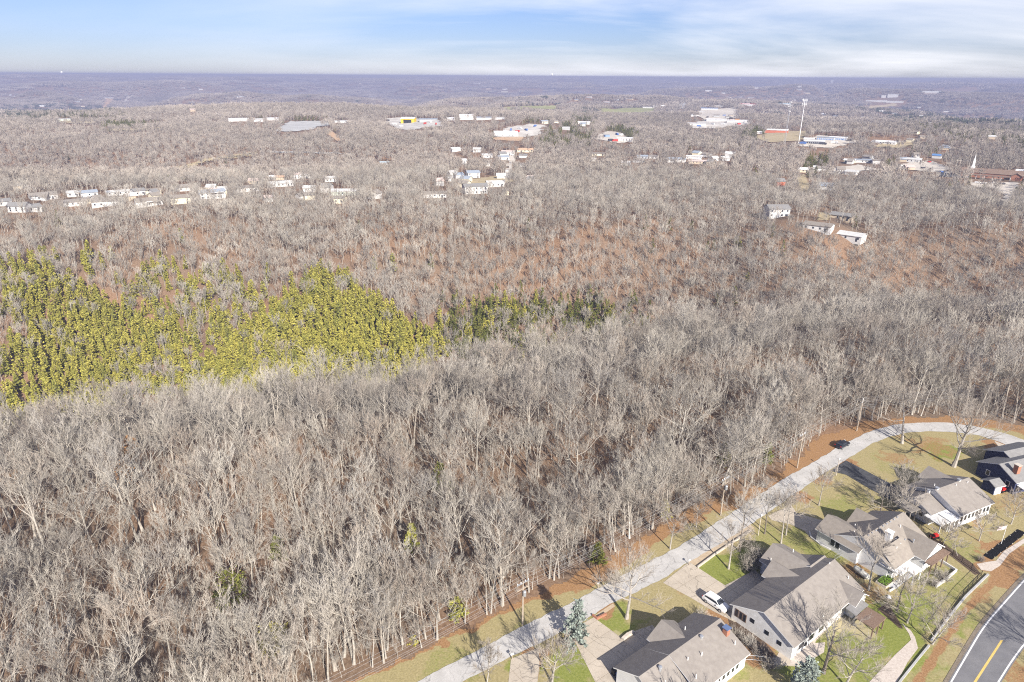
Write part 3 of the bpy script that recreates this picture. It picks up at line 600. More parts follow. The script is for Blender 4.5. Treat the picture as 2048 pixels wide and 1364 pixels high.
def forest(name, label, P, meshes, cat='wood'):
    """ONE stuff object: points that carry scale, turn and kind, grown into trees by geometry nodes. P: x, y, z, scale, turn, kind"""
    P = np.asarray(P, float)
    if len(P) == 0: return
    me = bpy.data.meshes.new(name); me.vertices.add(len(P)); me.vertices.foreach_set('co', P[:, :3].astype(np.float32).ravel())
    for nm, col, ty in (('sc', 3, 'FLOAT'), ('turn', 4, 'FLOAT'), ('sort', 5, 'INT')):
        a = me.attributes.new(nm, ty, 'POINT'); a.data.foreach_set('value', P[:, col].astype(np.int32 if ty == 'INT' else np.float32))
    me.update()
    o = bpy.data.objects.new(name, me); COL.objects.link(o); tag(o, label, cat, None, 'stuff')
    ng = bpy.data.node_groups.new(name, 'GeometryNodeTree')
    ng.interface.new_socket('Geometry', in_out='INPUT', socket_type='NodeSocketGeometry'); ng.interface.new_socket('Geometry', in_out='OUTPUT', socket_type='NodeSocketGeometry')
    N, L = ng.nodes, ng.links; gi = N.new('NodeGroupInput'); go = N.new('NodeGroupOutput')
    join = N.new('GeometryNodeJoinGeometry')
    for m in reversed(meshes):
        so = bpy.data.objects.new(m.name+'_source', m)      # never linked to the scene: only its mesh is read
        oi = N.new('GeometryNodeObjectInfo'); oi.inputs['Object'].default_value = so; oi.inputs['As Instance'].default_value = False
        g2 = N.new('GeometryNodeGeometryToInstance'); L.new(oi.outputs['Geometry'], g2.inputs[0]); L.new(g2.outputs[0], join.inputs[0])
    def attr(nm, ty):
        n = N.new('GeometryNodeInputNamedAttribute'); n.data_type = ty; n.inputs['Name'].default_value = nm; return n.outputs[0]
    ip = N.new('GeometryNodeInstanceOnPoints'); L.new(gi.outputs[0], ip.inputs['Points']); L.new(join.outputs[0], ip.inputs['Instance'])
    ip.inputs['Pick Instance'].default_value = True; L.new(attr('sort', 'INT'), ip.inputs['Instance Index'])
    cx = N.new('ShaderNodeCombineXYZ'); L.new(attr('turn', 'FLOAT'), cx.inputs[2]); L.new(cx.outputs[0], ip.inputs['Rotation'])
    L.new(attr('sc', 'FLOAT'), ip.inputs['Scale']); L.new(ip.outputs[0], go.inputs[0])
    md = o.modifiers.new('grow', 'NODES'); md.node_group = ng
    return o
def scatter(rng, y0, y1, sp, half=0.80, pad=25, jit=0.42):
    xs = np.arange(-half*y1-pad, half*y1+pad, sp); ys = np.arange(0, y1, sp)
    X, Y = np.meshgrid(xs, ys); X = X+(np.arange(len(ys)) % 2)[:, None]*sp*0.5
    X = X+rng.uniform(-jit, jit, X.shape)*sp; Y = Y+rng.uniform(-jit, jit, Y.shape)*sp
    X = X.ravel(); Y = Y.ravel(); r = np.hypot(X, Y); k = (r >= y0) & (r < y1) & (np.abs(X) < half*Y+pad)
    return X[k], Y[k]

# ------------------------------------------------------------------ far buildings: what, where (base centre and width in the photograph), how tall, colours
RC = {'grey': ROOFG, 'taupe': ROOF, 'brown': ROOF2, 'white': mat('white_metal_roof', (0.72, 0.73, 0.74), (0.80, 0.80, 0.80), 0.3), 'pale': mat('pale_grey_roof', (0.48, 0.48, 0.47), (0.58, 0.58, 0.57), 0.5),
      'bluegrey': mat('blue_grey_roof', (0.25, 0.29, 0.34), (0.32, 0.36, 0.42), 0.8), 'blue': mat('blue_metal_roof', (0.10, 0.22, 0.45)), 'orange': mat('orange_tan_roof', (0.50, 0.32, 0.21), (0.58, 0.40, 0.28), 0.6),
      'red': mat('red_metal_roof', (0.50, 0.10, 0.08)), 'lightblue': mat('light_blue_roof', (0.45, 0.58, 0.66)), 'dbrown': mat('dark_brown_roof', (0.18, 0.125, 0.095), (0.25, 0.18, 0.14), 0.7), 'yellow': mat('yellow_steel', (0.72, 0.50, 0.03)), 'pink': mat('pinkish_roof', (0.50, 0.40, 0.36), (0.58, 0.48, 0.44), 0.6)}
WC = {'white': mat('weathered_white_siding', (.56, .555, .545), (.68, .675, .665), .4), 'cream': mat('cream_siding', (0.72, 0.66, 0.50), (0.78, 0.72, 0.56), 0.6), 'brick': mat('orange_brick', (0.33, 0.15, 0.09), (0.42, 0.21, 0.13), 1.5), 'red': mat('red_barn_steel', (0.52, 0.16, 0.09)), 'grey': mat('grey_siding', (0.42, 0.43, 0.44)), 'blue': mat('blue_doors_steel', (0.22, 0.32, 0.52)), 'tan': mat('tan_siding', (0.50, 0.42, 0.32)), 'yellow': RC['yellow'], 'green': mat('pale_green_siding', (0.62, 0.68, 0.58)), 'orange': mat('orange_steel', (0.62, 0.30, 0.06))}
# px, py, width px, wall height m, depth m, turn deg, roof, wall, pitch, label
B = [
 (11, 412, 26, 3, 9, 12, 'grey', 'white', .30, 'white house with grey roof cut by the left photo edge'),
 (34, 425, 32, 4.2, 8, -30, 'grey', 'white', .45, 'white gabled house lowest and leftmost on the far ridge'),
 (64, 424, 40, 2.8, 9, 15, 'grey', 'white', .35, 'low white house wing under a wide grey gable on the far ridge'),
 (90, 400, 50, 3.2, 10, 8, 'taupe', 'white', .32, 'tan roofed house behind the leftmost white gables'),
 (147, 413, 50, 3.0, 9, 6, 'taupe', 'white', .28, 'long white house half hidden by bare trees in the front ridge row'),
 (147, 394, 22, 3.0, 8, 4, 'pale', 'white', .25, 'small white garage with pale roof in the back ridge row'),
 (180, 394, 32, 3.2, 8, 4, 'bluegrey', 'white', .32, 'white house with bluish roof beside the small white garage'),
 (216, 413, 60, 3.6, 10, -6, 'taupe', 'white', .32, 'wide white house with tan roof above a grassy gap in the ridge'),
 (242, 391, 52, 2.8, 8, 3, 'pale', 'white', .2, 'long low white house in the back row of the left ridge'),
 (300, 413, 52, 3.6, 10, 6, 'brown', 'white', .33, 'white house with brown roof and dark recessed porch on the ridge'),
 (303, 389, 40, 2.8, 8, 2, 'brown', 'cream', .22, 'cream ranch house behind the dark porch house'),
 (363, 408, 40, 4.2, 9, -4, 'brown', 'cream', .33, 'cream yellow two storey house on the left ridge'),
 (373, 382, 30, 3.0, 9, 20, 'taupe', 'white', .35, 'small hipped grey house above the cream yellow one'),
 (427, 398, 52, 4.8, 9, 10, 'bluegrey', 'white', .33, 'white two storey house with blue grey roof and balconies'),
 (497, 384, 44, 3.2, 8, 8, 'taupe', 'white', .3, 'white house with low tan roof right of the lone spruce'),
 (508, 368, 22, 2.8, 8, -12, 'pink', 'tan', .35, 'small tan house with pink brown hipped roof'),
 (562, 374, 54, 2.8, 9, 6, 'pale', 'white', .3, 'pale roofed long white house on the mid ridge street'),
 (545, 359, 15, 2.8, 7, 2, 'white', 'white', .3, 'tiny white carport with dark open front'),
 (560, 360, 18, 2.6, 7, 2, 'orange', 'tan', .3, 'small tan shed beside the white carport'),
 (604, 357, 34, 4.4, 9, 10, 'pink', 'white', .3, 'pinkish white two level house with an upper porch'),
 (618, 384, 24, 3, 8, -10, 'pale', 'white', .35, 'small white house lost in twigs below the ridge street'),
 (662, 364, 24, 3.2, 8, 6, 'pale', 'white', .3, 'white cottage furthest right on the mid ridge street'),
 (690, 391, 56, 3.0, 9, -8, 'pale', 'green', .28, 'pale green house with long low roof among grey trees'),
 (760, 397, 15, 4.0, 8, 60, 'taupe', 'white', .5, 'narrow white gable end standing alone in the wood'),
 (770, 331, 20, 3, 8, 5, 'lightblue', 'white', .2, 'pale blue roofed building alone in the middle wood'),
 (953, 388, 50, 5.6, 10, 14, 'grey', 'white', .32, 'big white two storey apartment house with grey roof'),
 (992, 374, 38, 3.4, 8, 10, 'pale', 'white', .3, 'white house row behind the big apartment house'),
 (870, 396, 50, 3.0, 9, 4, 'brown', 'white', .28, 'white house with brown grey roof left of the apartments'),
 (948, 356, 26, 4.6, 9, 16, 'bluegrey', 'white', .35, 'tall white house with blue grey roof at the bend of the street'),
 (1002, 358, 18, 3.0, 8, 0, 'white', 'white', .4, 'bright white gabled house right of the tan yard'),
 (920, 357, 17, 3.2, 8, 20, 'bluegrey', 'white', .4, 'small white house left of the tall blue grey roofed one'),
 (901, 363, 10, 2.8, 7, 0, 'pale', 'white', .4, 'tiny white shed furthest left of the hill street cluster'),
 (976, 333, 9, 4.5, 7, 10, 'taupe', 'white', .5, 'narrow white house halfway up the hill street'),
 (975, 316, 22, 3.0, 9, 8, 'pale', 'white', .3, 'white house top left of the hill street'),
 (1008, 320, 22, 3.2, 9, 20, 'bluegrey', 'white', .3, 'white house with dark blue front near the top of the hill street'),
 (1050, 305, 34, 2.8, 10, 0, 'orange', 'cream', .3, 'cream house under a long orange tan roof'),
 (1045, 334, 15, 2.6, 5, 0, 'white', 'white', .1, 'white trailer right of the hill street'),
 (1046, 316, 16, 2.8, 8, -6, 'grey', 'white', .3, 'white house below the orange tan roof'),
 (1352, 325, 40, 3.2, 11, 14, 'bluegrey', 'white', .3, 'white house under a long blue grey roof in the right wood'),
 (1388, 318, 33, 3.0, 8, 2, 'white', 'white', .12, 'long white flat house in the right wood'),
 (1400, 328, 48, 2.6, 9, 6, 'pink', 'tan', .25, 'tan roofed house below the long white one'),
 (1431, 322, 13, 3.2, 8, 30, 'white', 'white', .4, 'bright white cottage right of the tan roofed house'),
 (1452, 322, 16, 3.0, 8, 20, 'pale', 'white', .4, 'pair end white cottage furthest right of the wood row'),
 (1187, 323, 9, 2.6, 6, 0, 'white', 'white', .3, 'little white shed in the wood below the storage lot'),
 (1285, 318, 22, 2.8, 8, 6, 'bluegrey', 'grey', .28, 'grey house half hidden in the wood under blue grey roof'),
 (1196, 312, 28, 2.6, 8, 2, 'taupe', 'cream', .2, 'low cream house in the wood left of the grey one'),
 (1558, 435, 42, 5.4, 10, 24, 'grey', 'white', .36, 'white two storey house with grey hipped roof alone on the wooded slope'),
 (1632, 462, 56, 3.2, 10, -12, 'brown', 'white', .22, 'low brown roofed house with white front on the wooded slope'),
 (1696, 482, 50, 3.0, 10, -16, 'pale', 'white', .25, 'pale house with white end wall lowest on the wooded slope'),
 (1680, 440, 44, 2.8, 9, -14, 'grey', 'tan', .28, 'grey roofed house behind the pale slope house'),
 (1648, 380, 30, 3.2, 10, -10, 'bluegrey', 'white', .4, 'white house with steep blue grey roof beside the tan drive'),
 (1562, 371, 17, 3.4, 8, 30, 'grey', 'red', .5, 'small red gabled house among the trees'),
 (1698, 326, 22, 2.8, 8, -4, 'white', 'cream', .25, 'cream flat house beside the green pines'),
 (1728, 326, 40, 3.0, 8, 2, 'bluegrey', 'white', .15, 'long bluish white house right of the cream one'),
 (1700, 350, 22, 2.8, 9, -20, 'pale', 'white', .32, 'pale roofed house in the twigs above the church wood'),
 (1632, 340, 12, 2.6, 7, 0, 'white', 'white', .3, 'small white shed at the head of the tan drive'),
 (1822, 325, 36, 3.2, 9, -6, 'pale', 'white', .3, 'white house behind the pale flowering looking trees'),
 (1872, 317, 17, 3.2, 8, -8, 'blue', 'white', .35, 'house with bright blue roof left of the church lot'),
 (1888, 300, 20, 2.6, 8, 0, 'bluegrey', 'tan', .2, 'tan house by the road above the blue roof'),
 (2040, 350, 18, 3.4, 8, 0, 'white', 'white', .3, 'small white building right of the church'),
 (1630, 289, 34, 4.0, 14, -6, 'white', 'grey', .12, 'white roofed storage shed with dark windows nearest the tower'),
 (1650, 281, 34, 3.6, 12, -8, 'bluegrey', 'white', .1, 'storage building with blue door row and white end'),
 (1675, 281, 34, 3.8, 12, -8, 'white', 'white', .1, 'white storage building with blue end doors furthest right'),
 (1617, 283, 20, 3.2, 10, -4, 'white', 'white', .2, 'small white shed left of the storage buildings'),
 (1766, 288, 46, 2.4, 30, -12, 'white', 'white', .06, 'big flat bright white roof alone in a tan lot'),
 (1670, 262, 76, 5.0, 20, -4, 'white', 'white', .04, 'very long white building behind the storage sheds'),
 (1552, 266, 46, 4.2, 18, -4, 'white', 'red', .15, 'red steel barn with white roof left of the masts'),
 (1519, 268, 10, 2.6, 6, 0, 'white', 'white', .3, 'small white shed left of the red barn'),
 (1530, 229, 13, 4.0, 12, 0, 'white', 'white', .1, 'white block among trees above the red barn'),
 (1496, 211, 34, 4.0, 25, 2, 'red', 'white', .1, 'long red roofed shop in the distant town'),
 (1568, 211, 24, 5.0, 25, 0, 'lightblue', 'white', .1, 'light blue roofed hall in the distant town'),
 (1549, 208, 16, 6.0, 20, 0, 'blue', 'white', .2, 'dark blue roofed building in the distant town'),
 (1533, 206, 12, 7.0, 18, 20, 'white', 'white', .4, 'white gabled building left of the dark blue roof in town'),
 (1418, 221, 34, 6.0, 25, -4, 'blue', 'white', .1, 'white hall with blue roof edge by the tan lot'),
 (1391, 252, 42, 4.5, 25, 4, 'pale', 'white', .08, 'white works building lowest left of the trade yard'),
 (1432, 244, 40, 5.0, 22, -4, 'white', 'white', .08, 'white works building in the middle of the trade yard'),
 (1473, 246, 40, 4.5, 20, -6, 'white', 'white', .08, 'white works building right end of the trade yard'),
 (1474, 243, 9, 4.5, 8, 0, 'orange', 'orange', .1, 'orange shed front in the trade yard'),
 (1403, 225, 12, 3, 12, 0, 'pale', 'white', .1, 'small white annex below the blue edged hall'),
 (1250, 284, 34, 4.6, 14, 2, 'white', 'white', .1, 'long bright white storage hall in a round lot'),
 (1215, 275, 9, 3.4, 6, 30, 'bluegrey', 'blue', .05, 'blue container hall beside the white storage hall'),
 (1168, 249, 26, 4.0, 14, 0, 'white', 'white', .12, 'white building in trees left of the round lot'),
 (1132, 260, 16, 3.2, 12, 10, 'pale', 'grey', .2, 'grey building among evergreens left of the round lot'),
 (1295, 217, 20, 4.0, 20, 0, 'pale', 'white', .1, 'white building at the right end of the green field'),
 (1312, 216, 10, 4.5, 15, 10, 'white', 'white', .3, 'small white house right of the green field'),
 (1328, 216, 11, 5.5, 15, 20, 'white', 'white', .4, 'white gabled house before the pale road cut'),
 (477, 243, 42, 4.2, 14, 0, 'white', 'white', .15, 'long white arched shed furthest left of the far works'),
 (519, 244, 26, 4.0, 14, 0, 'pale', 'white', .2, 'pale shed right of the long arched shed'),
 (546, 241, 25, 3.8, 14, 0, 'white', 'white', .1, 'thin white shed at the edge of the far clearing'),
 (684, 246, 30, 3.2, 14, 0, 'pale', 'white', .1, 'low pale shed right of the sloping grey yard'),
 (815, 247, 28, 8.0, 16, -16, 'white', 'yellow', .3, 'yellow steel hangar with open dark front and white roof'),
 (857, 243, 38, 3.6, 20, 2, 'bluegrey', 'grey', .1, 'grey roofed open shed right of the yellow hangar'),
 (902, 241, 18, 4.0, 14, 0, 'white', 'white', .1, 'small white hall between the grey shed and the big white hall'),
 (933, 240, 30, 8.5, 20, 0, 'white', 'white', .04, 'tall blank white hall on the far ridge'),
 (968, 240, 32, 4.0, 18, 0, 'bluegrey', 'white', .1, 'white shed with blue grey roof right of the tall hall'),
 (1000, 239, 22, 3.0, 14, 0, 'pale', 'white', .1, 'low white shed at the right end of the far ridge works'),
 (1012, 273, 50, 4.0, 26, 4, 'white', 'white', .2, 'wide white hall with a rising pale roof on an earth bank'),
 (132, 242, 30, 3.2, 14, 0, 'green', 'white', .1, 'long pale green building on the left far ridge') if False else (132, 242, 30, 3.2, 14, 0, 'pale', 'green', .1, 'long pale green building on the left far ridge'),
 (86, 214, 11, 5, 14, 20, 'white', 'white', .4, 'white house on a small bare knoll in the left valley'),
 (158, 200, 22, 5, 18, 0, 'pale', 'white', .1, 'thin white building on the left distant hill'),
 (218, 197, 20, 5, 20, 0, 'pale', 'white', .2, 'white building above the pink earth scar'),
 (1752, 204, 40, 7, 40, -2, 'white', 'white', .05, 'large white complex on the right distant plateau'),
 (1786, 206, 38, 8, 40, -2, 'white', 'white', .05, 'long white wing right of the large complex'),
 (1767, 196, 9, 12, 20, 0, 'white', 'white', .1, 'small white block above the large complex'),
 (1785, 195, 20, 14, 25, 0, 'white', 'white', .1, 'stepped white block highest at the large complex'),
 (1796, 181, 34, 10, 40, 0, 'pale', 'white', .1, 'distant white buildings strip above the right plateau'),
 (1862, 187, 38, 9, 40, 0, 'white', 'white', .1, 'distant white building strip at the right end'),
 (1678, 169, 26, 14, 60, 0, 'white', 'white', .05, 'distant white hospital like block beside the thin white tower'),
 (1735, 169, 20, 12, 60, 0, 'white', 'white', .05, 'distant white row right of the thin white tower'),
 (1663, 169, 5, 55, 20, 0, 'white', 'white', .02, 'thin white tower block near the horizon'),
 (1212, 170, 26, 8, 40, 0, 'white', 'white', .05, 'white hangar row beside the distant bare strip'),
 (1231, 174, 12, 8, 40, 0, 'white', 'white', .05, 'white hangar at the right end of the distant bare strip'),
 (745, 195, 16, 6, 25, 0, 'white', 'white', .2, 'small white farm far behind the yellow hangar'),
 (720, 197, 10, 5, 20, 0, 'pale', 'white', .2, 'pale farm shed left of the small white farm'),
 (1172, 192, 10, 5, 18, 0, 'white', 'white', .2, 'lone white shed in the wood above the green fields'),
 (1270, 191, 8, 8, 18, 20, 'white', 'white', .5, 'lone white steep house above the green field'),
]
FIELD_M = {'tan': mat('dry_grass_field', (0.36, 0.29, 0.17), (0.47, 0.39, 0.25), 0.2), 'green': mat('green_field', (0.27, 0.28, 0.12), (0.36, 0.36, 0.17), 0.1), 'white': mat('white_gravel_yard', (0.44, 0.41, 0.37), (0.62, 0.59, 0.54), 0.06, lo=.4, hi=.6),
           'grey': mat('pale_grey_yard', (0.38, 0.38, 0.37), (0.50, 0.50, 0.49), 0.06), 'dark': ASPH, 'earth': mat('orange_earth', (0.46, 0.30, 0.18), (0.58, 0.42, 0.28), 0.15), 'pale': mat('pale_yard', (0.50, 0.45, 0.38), (0.62, 0.57, 0.50), 0.15)}
FIELDS = [
 ('field', 'tan', [(338, 339), (400, 319), (470, 309), (520, 303), (505, 311), (430, 321), (385, 336)]),
 ('gravel_yard', 'white', [(762, 240), (795, 235), (880, 241), (890, 252), (850, 254), (820, 262), (790, 256)]),
 ('gravel_yard', 'grey', [(553, 264), (576, 243), (655, 242), (664, 249), (600, 264)]),
 ('gravel_yard', 'white', [(985, 274), (1010, 256), (1060, 248), (1092, 251), (1078, 270), (1040, 276)]),
 ('gravel_yard', 'pale', [(1184, 277), (1215, 263), (1238, 265), (1268, 284), (1235, 287)]),
 ('field', 'green', [(1000, 214), (1120, 211), (1122, 219), (1003, 221)]), ('field', 'green', [(1195, 218), (1310, 215), (1312, 224), (1200, 227)]), ('field', 'tan', [(875, 213), (945, 212), (930, 217)]),
 ('gravel_yard', 'pale', [(1590, 292), (1640, 271), (1700, 277), (1722, 285), (1660, 297)]), ('field', 'tan', [(1735, 293), (1790, 284), (1850, 284), (1800, 298)]), ('field', 'tan', [(1508, 274), (1560, 263), (1622, 263), (1600, 282), (1540, 286)]),
 ('field', 'tan', [(1079, 177), (1110, 168), (1190, 164), (1239, 166), (1180, 174)]), ('gravel_yard', 'pale', [(1385, 230), (1395, 222), (1470, 215), (1482, 235), (1425, 242)]), ('gravel_yard', 'white', [(1370, 256), (1412, 240), (1496, 240), (1496, 250), (1420, 258)]),
 ('road', 'grey', [(1353, 219), (1360, 206), (1376, 205), (1372, 217)]), ('parking_lot', 'dark', [(1870, 341), (1940, 345), (1940, 357), (1880, 354)]), ('driveway', 'pale', [(1940, 366), (2035, 366), (2040, 374), (2026, 392), (2016, 412), (1998, 412), (2004, 392), (1990, 378), (1945, 374)]),
 ('earth_bank', 'earth', [(648, 266), (662, 262), (692, 280), (676, 284)]), ('earth_bank', 'earth', [(985, 276), (1050, 274), (1042, 283), (990, 281)]), ('earth_bank', 'earth', [(202, 216), (214, 196), (228, 200), (212, 216)]), ('earth_bank', 'pale', [(237, 212), (258, 192), (269, 190), (250, 206)]),
 ('road', 'grey', [(12, 186), (17, 186), (42, 203), (37, 204)]), ('field', 'tan', [(85, 245), (180, 239), (260, 243), (180, 248)]), ('field', 'tan', [(218, 259), (330, 252), (332, 258), (225, 263)]),
 ('driveway', 'tan', [(1592, 354), (1608, 349), (1628, 384), (1602, 390)]), ('yard', 'tan', [(925, 362), (1000, 352), (1030, 362), (1000, 372), (930, 372)]), ('yard', 'pale', [(1630, 338), (1720, 330), (1760, 340), (1650, 348)]), ('yard', 'pale', [(1790, 330), (1860, 322), (1905, 338), (1870, 345), (1790, 338)]),
 ('road', 'grey', [(540, 303), (682, 305), (682, 308), (540, 306)]), ('road', 'pale', [(1015, 330), (1022, 302), (1032, 302), (1026, 332), (1020, 362), (1008, 362)]),
 ('yard', 'tan', [(1640, 425), (1668, 428), (1655, 442), (1634, 440)]), ('field', 'tan', [(1725, 214), (1790, 207), (1800, 212), (1735, 218)]),
]
_ft = []
for nm, cm, pl in FIELDS:
    P3 = [gt(*p) for p in pl]; xs = [p[0] for p in P3]; ys = [p[1] for p in P3]
    s = max(1.5, max(max(xs)-min(xs), max(ys)-min(ys))/70); ax = np.arange(min(xs)-s, max(xs)+s, s); ay = np.arange(min(ys)-s, max(ys)+s, s)
    X, Y = np.meshgrid(ax, ay); Z = T(X, Y)+0.25+np.hypot(X, Y)*4e-4; cxp, cyp = proj(X+s/2, Y+s/2, T(X+s/2, Y+s/2)); wob = fbm(X/(s*6), Y/(s*6), 13, 3)*(max(q[0] for q in pl)-min(q[0] for q in pl))*.22; k = inpoly(cxp+wob, cyp+wob*.12, pl)[:-1, :-1]
    if k.sum() < 2: continue
    n = X.shape[1]; q = np.argwhere(k); i = q[:, 0]*n+q[:, 1]; used = np.unique(np.r_[i, i+1, i+n, i+n+1]); mp_ = -np.ones(X.size, int); mp_[used] = np.arange(len(used))
    mb = MB(); V3 = np.stack([X.ravel(), Y.ravel(), Z.ravel()], 1)[used]; mb.add(V3, [tuple(mp_[[a, a+1, a+n+1, a+n]]) for a in i])
    tag(mb.build(nm, FIELD_M[cm]), kind='structure'); _ft.append(pl)

_vr = random.Random(17); _VM = [mat('truck_'+c, k) for c, k in (('white', (.7, .7, .7)), ('dark', (.05, .05, .06)), ('red_paint', (.45, .05, .04)), ('blue_paint', (.08, .16, .4)))]
def far_truck(px, py, lab, grp, big):
    x, y, z = gt(px, py); mb = MB(); L = 8.5 if big else 4.6; h = 3.0 if big else 1.45
    mb.box(-L/2, L*.22, -1.05, 1.05, .55, h); mb.box(L*.24, L*.42, -1.0, 1.0, .5, h*.86); mb.box(L*.42, L/2, -.95, .95, .5, h*.55)
    for wx in (-L*.32, L*.33):
        for s in (-1, 1): mb.tube([(wx, s*.75, .42), (wx, s*1.08, .42)], .42, 8, 0)
    o = mb.build('truck' if big else 'parked_car', _vr.choice([_VM[0], _VM[0], _VM[0], _VM[1], _VM[1], _VM[2], _VM[3]]), loc=(x, y, z+.5)); o.rotation_euler = (0, 0, _vr.uniform(0, 6.28)); tag(o, lab, 'truck' if big else 'car', grp)
for pts, lab, grp, big in (([(775, 243), (790, 250), (803, 254), (850, 249), (872, 250), (862, 246)], 'truck or trailer standing on the yard round the yellow hangar', 'vehicles at the yellow hangar', True), ([(1022, 262), (1040, 259), (1052, 262), (1070, 254), (1034, 265)], 'vehicle on the yard above the wide hall with the rising roof', 'vehicles above the rising roof', True), ([(1222, 283), (1234, 271), (1243, 272), (1230, 284)], 'vehicle in the round lot of the storage hall', 'vehicles in the round lot', True), ([(1398, 254), (1425, 250), (1446, 250), (1478, 250), (1462, 238), (1448, 232), (1415, 236)], 'vehicle in the trade yard', 'vehicles in the trade yard', True), ([(1605, 289), (1646, 290), (1668, 288), (1700, 283)], 'vehicle by the storage sheds under the masts', 'vehicles at the storage sheds', True),
    ([(1882, 346), (1895, 348), (1925, 350), (1955, 368), (1968, 369), (1990, 368), (2004, 370)], 'car parked at the church', 'cars at the church', False), ([(1800, 334), (1815, 337), (1858, 326), (1845, 338)], 'car in the pale yard left of the church lot', 'cars in the pale yard', False), ([(1018, 322), (1024, 312), (1014, 345)], 'car on the hill street', 'cars on the hill street', False)):
    for p in pts: far_truck(*p, lab, grp, big)

def roof_house(wall, roof, L, D, h, pitch, ov=0.5):
    """local x along the ridge, y away from the viewer, front at y = 0"""
    rz = h+D/2*pitch; a, b = L/2, D
    wall.add([(-a, 0, -1.5), (a, 0, -1.5), (a, b, -1.5), (-a, b, -1.5), (-a, 0, h), (a, 0, h), (a, b, h), (-a, b, h), (-a, b/2, rz), (a, b/2, rz)],
             [(0, 1, 5, 4), (2, 3, 7, 6), (1, 2, 6, 9, 5), (3, 0, 4, 8, 7)])
    e = ov*pitch; t = 0.22
    for s in (0, 1):
        y0, y1 = (-ov, b/2) if s == 0 else (b+ov, b/2)
        A = [(-a-ov, y0, h-e+0.05), (a+ov, y0, h-e+0.05), (a+ov, y1, rz+0.05), (-a-ov, y1, rz+0.05)]
        Bq = [(x, y, z+t) for x, y, z in A]
        roof.add(A+Bq, [(4, 5, 6, 7), (0, 1, 5, 4), (1, 2, 6, 5), (3, 0, 4, 7), (0, 3, 2, 1)])
_hr = random.Random(91)
for (x0, y0, x1, y1), cnt, lab, grp in (((1480, 196, 1605, 214), 16, 'tiny pale building in the distant town above the two masts', 'specks of the town above the masts'), ((1610, 190, 1725, 236), 10, 'tiny pale house in the woods right above the white monopole', 'specks right above the monopole'), ((1725, 212, 1900, 240), 12, 'tiny pale house below the large white complex', 'specks below the white complex'), ((1790, 245, 2040, 300), 12, 'small pale house in the dark valley at right', 'houses in the right valley'), ((1400, 152, 2040, 190), 24, 'white speck of a building on the right horizon plateau', 'specks on the right horizon'), ((560, 152, 1400, 185), 20, 'white speck of a farm on the middle horizon plateau', 'specks on the middle horizon'), ((10, 165, 540, 225), 12, 'white speck of a farm among the left hills', 'specks among the left hills'), ((1110, 195, 1480, 206), 8, 'tiny white house behind the green fields', 'houses behind the green fields'), ((1370, 206, 1480, 250), 8, 'small white unit round the trade yard', 'units round the trade yard'), ((850, 300, 1060, 395), 12, 'small pale house of the hill street cluster among twigs', 'houses of the hill street'), ((10, 375, 690, 412), 16, 'small pale shed or house end between the ridge houses', 'sheds between the ridge houses'), ((1180, 305, 1480, 335), 8, 'small pale house in the right wood row', 'houses of the right wood row'), ((1600, 315, 1860, 350), 9, 'small pale house near the lone round pine', 'houses near the lone pine'), ((1090, 240, 1180, 262), 4, 'pale roof among the evergreens left of the round lot', 'roofs among the evergreens')):
    for i in range(cnt):
        py = _hr.uniform(y0, y1); B.append((_hr.uniform(x0, x1), py, _hr.uniform(7, 15)*(1.5 if py > 300 else 1.0), _hr.uniform(2.6, 4.4)+(4 if py < 190 else 0), _hr.uniform(7, 11), _hr.uniform(-30, 30), _hr.choice(['pale', 'grey', 'taupe', 'brown', 'white', 'bluegrey', 'pink']), _hr.choice(['white', 'white', 'white', 'cream', 'grey', 'tan']), _hr.uniform(.25, .45), lab, grp))
FB = []          # x, y, z, radius, px0, px1, pytop, pybase of every far building, for the clearings round them
WPANE = mat('far_window_dark', (0.05, 0.055, 0.07), rough=0.2)
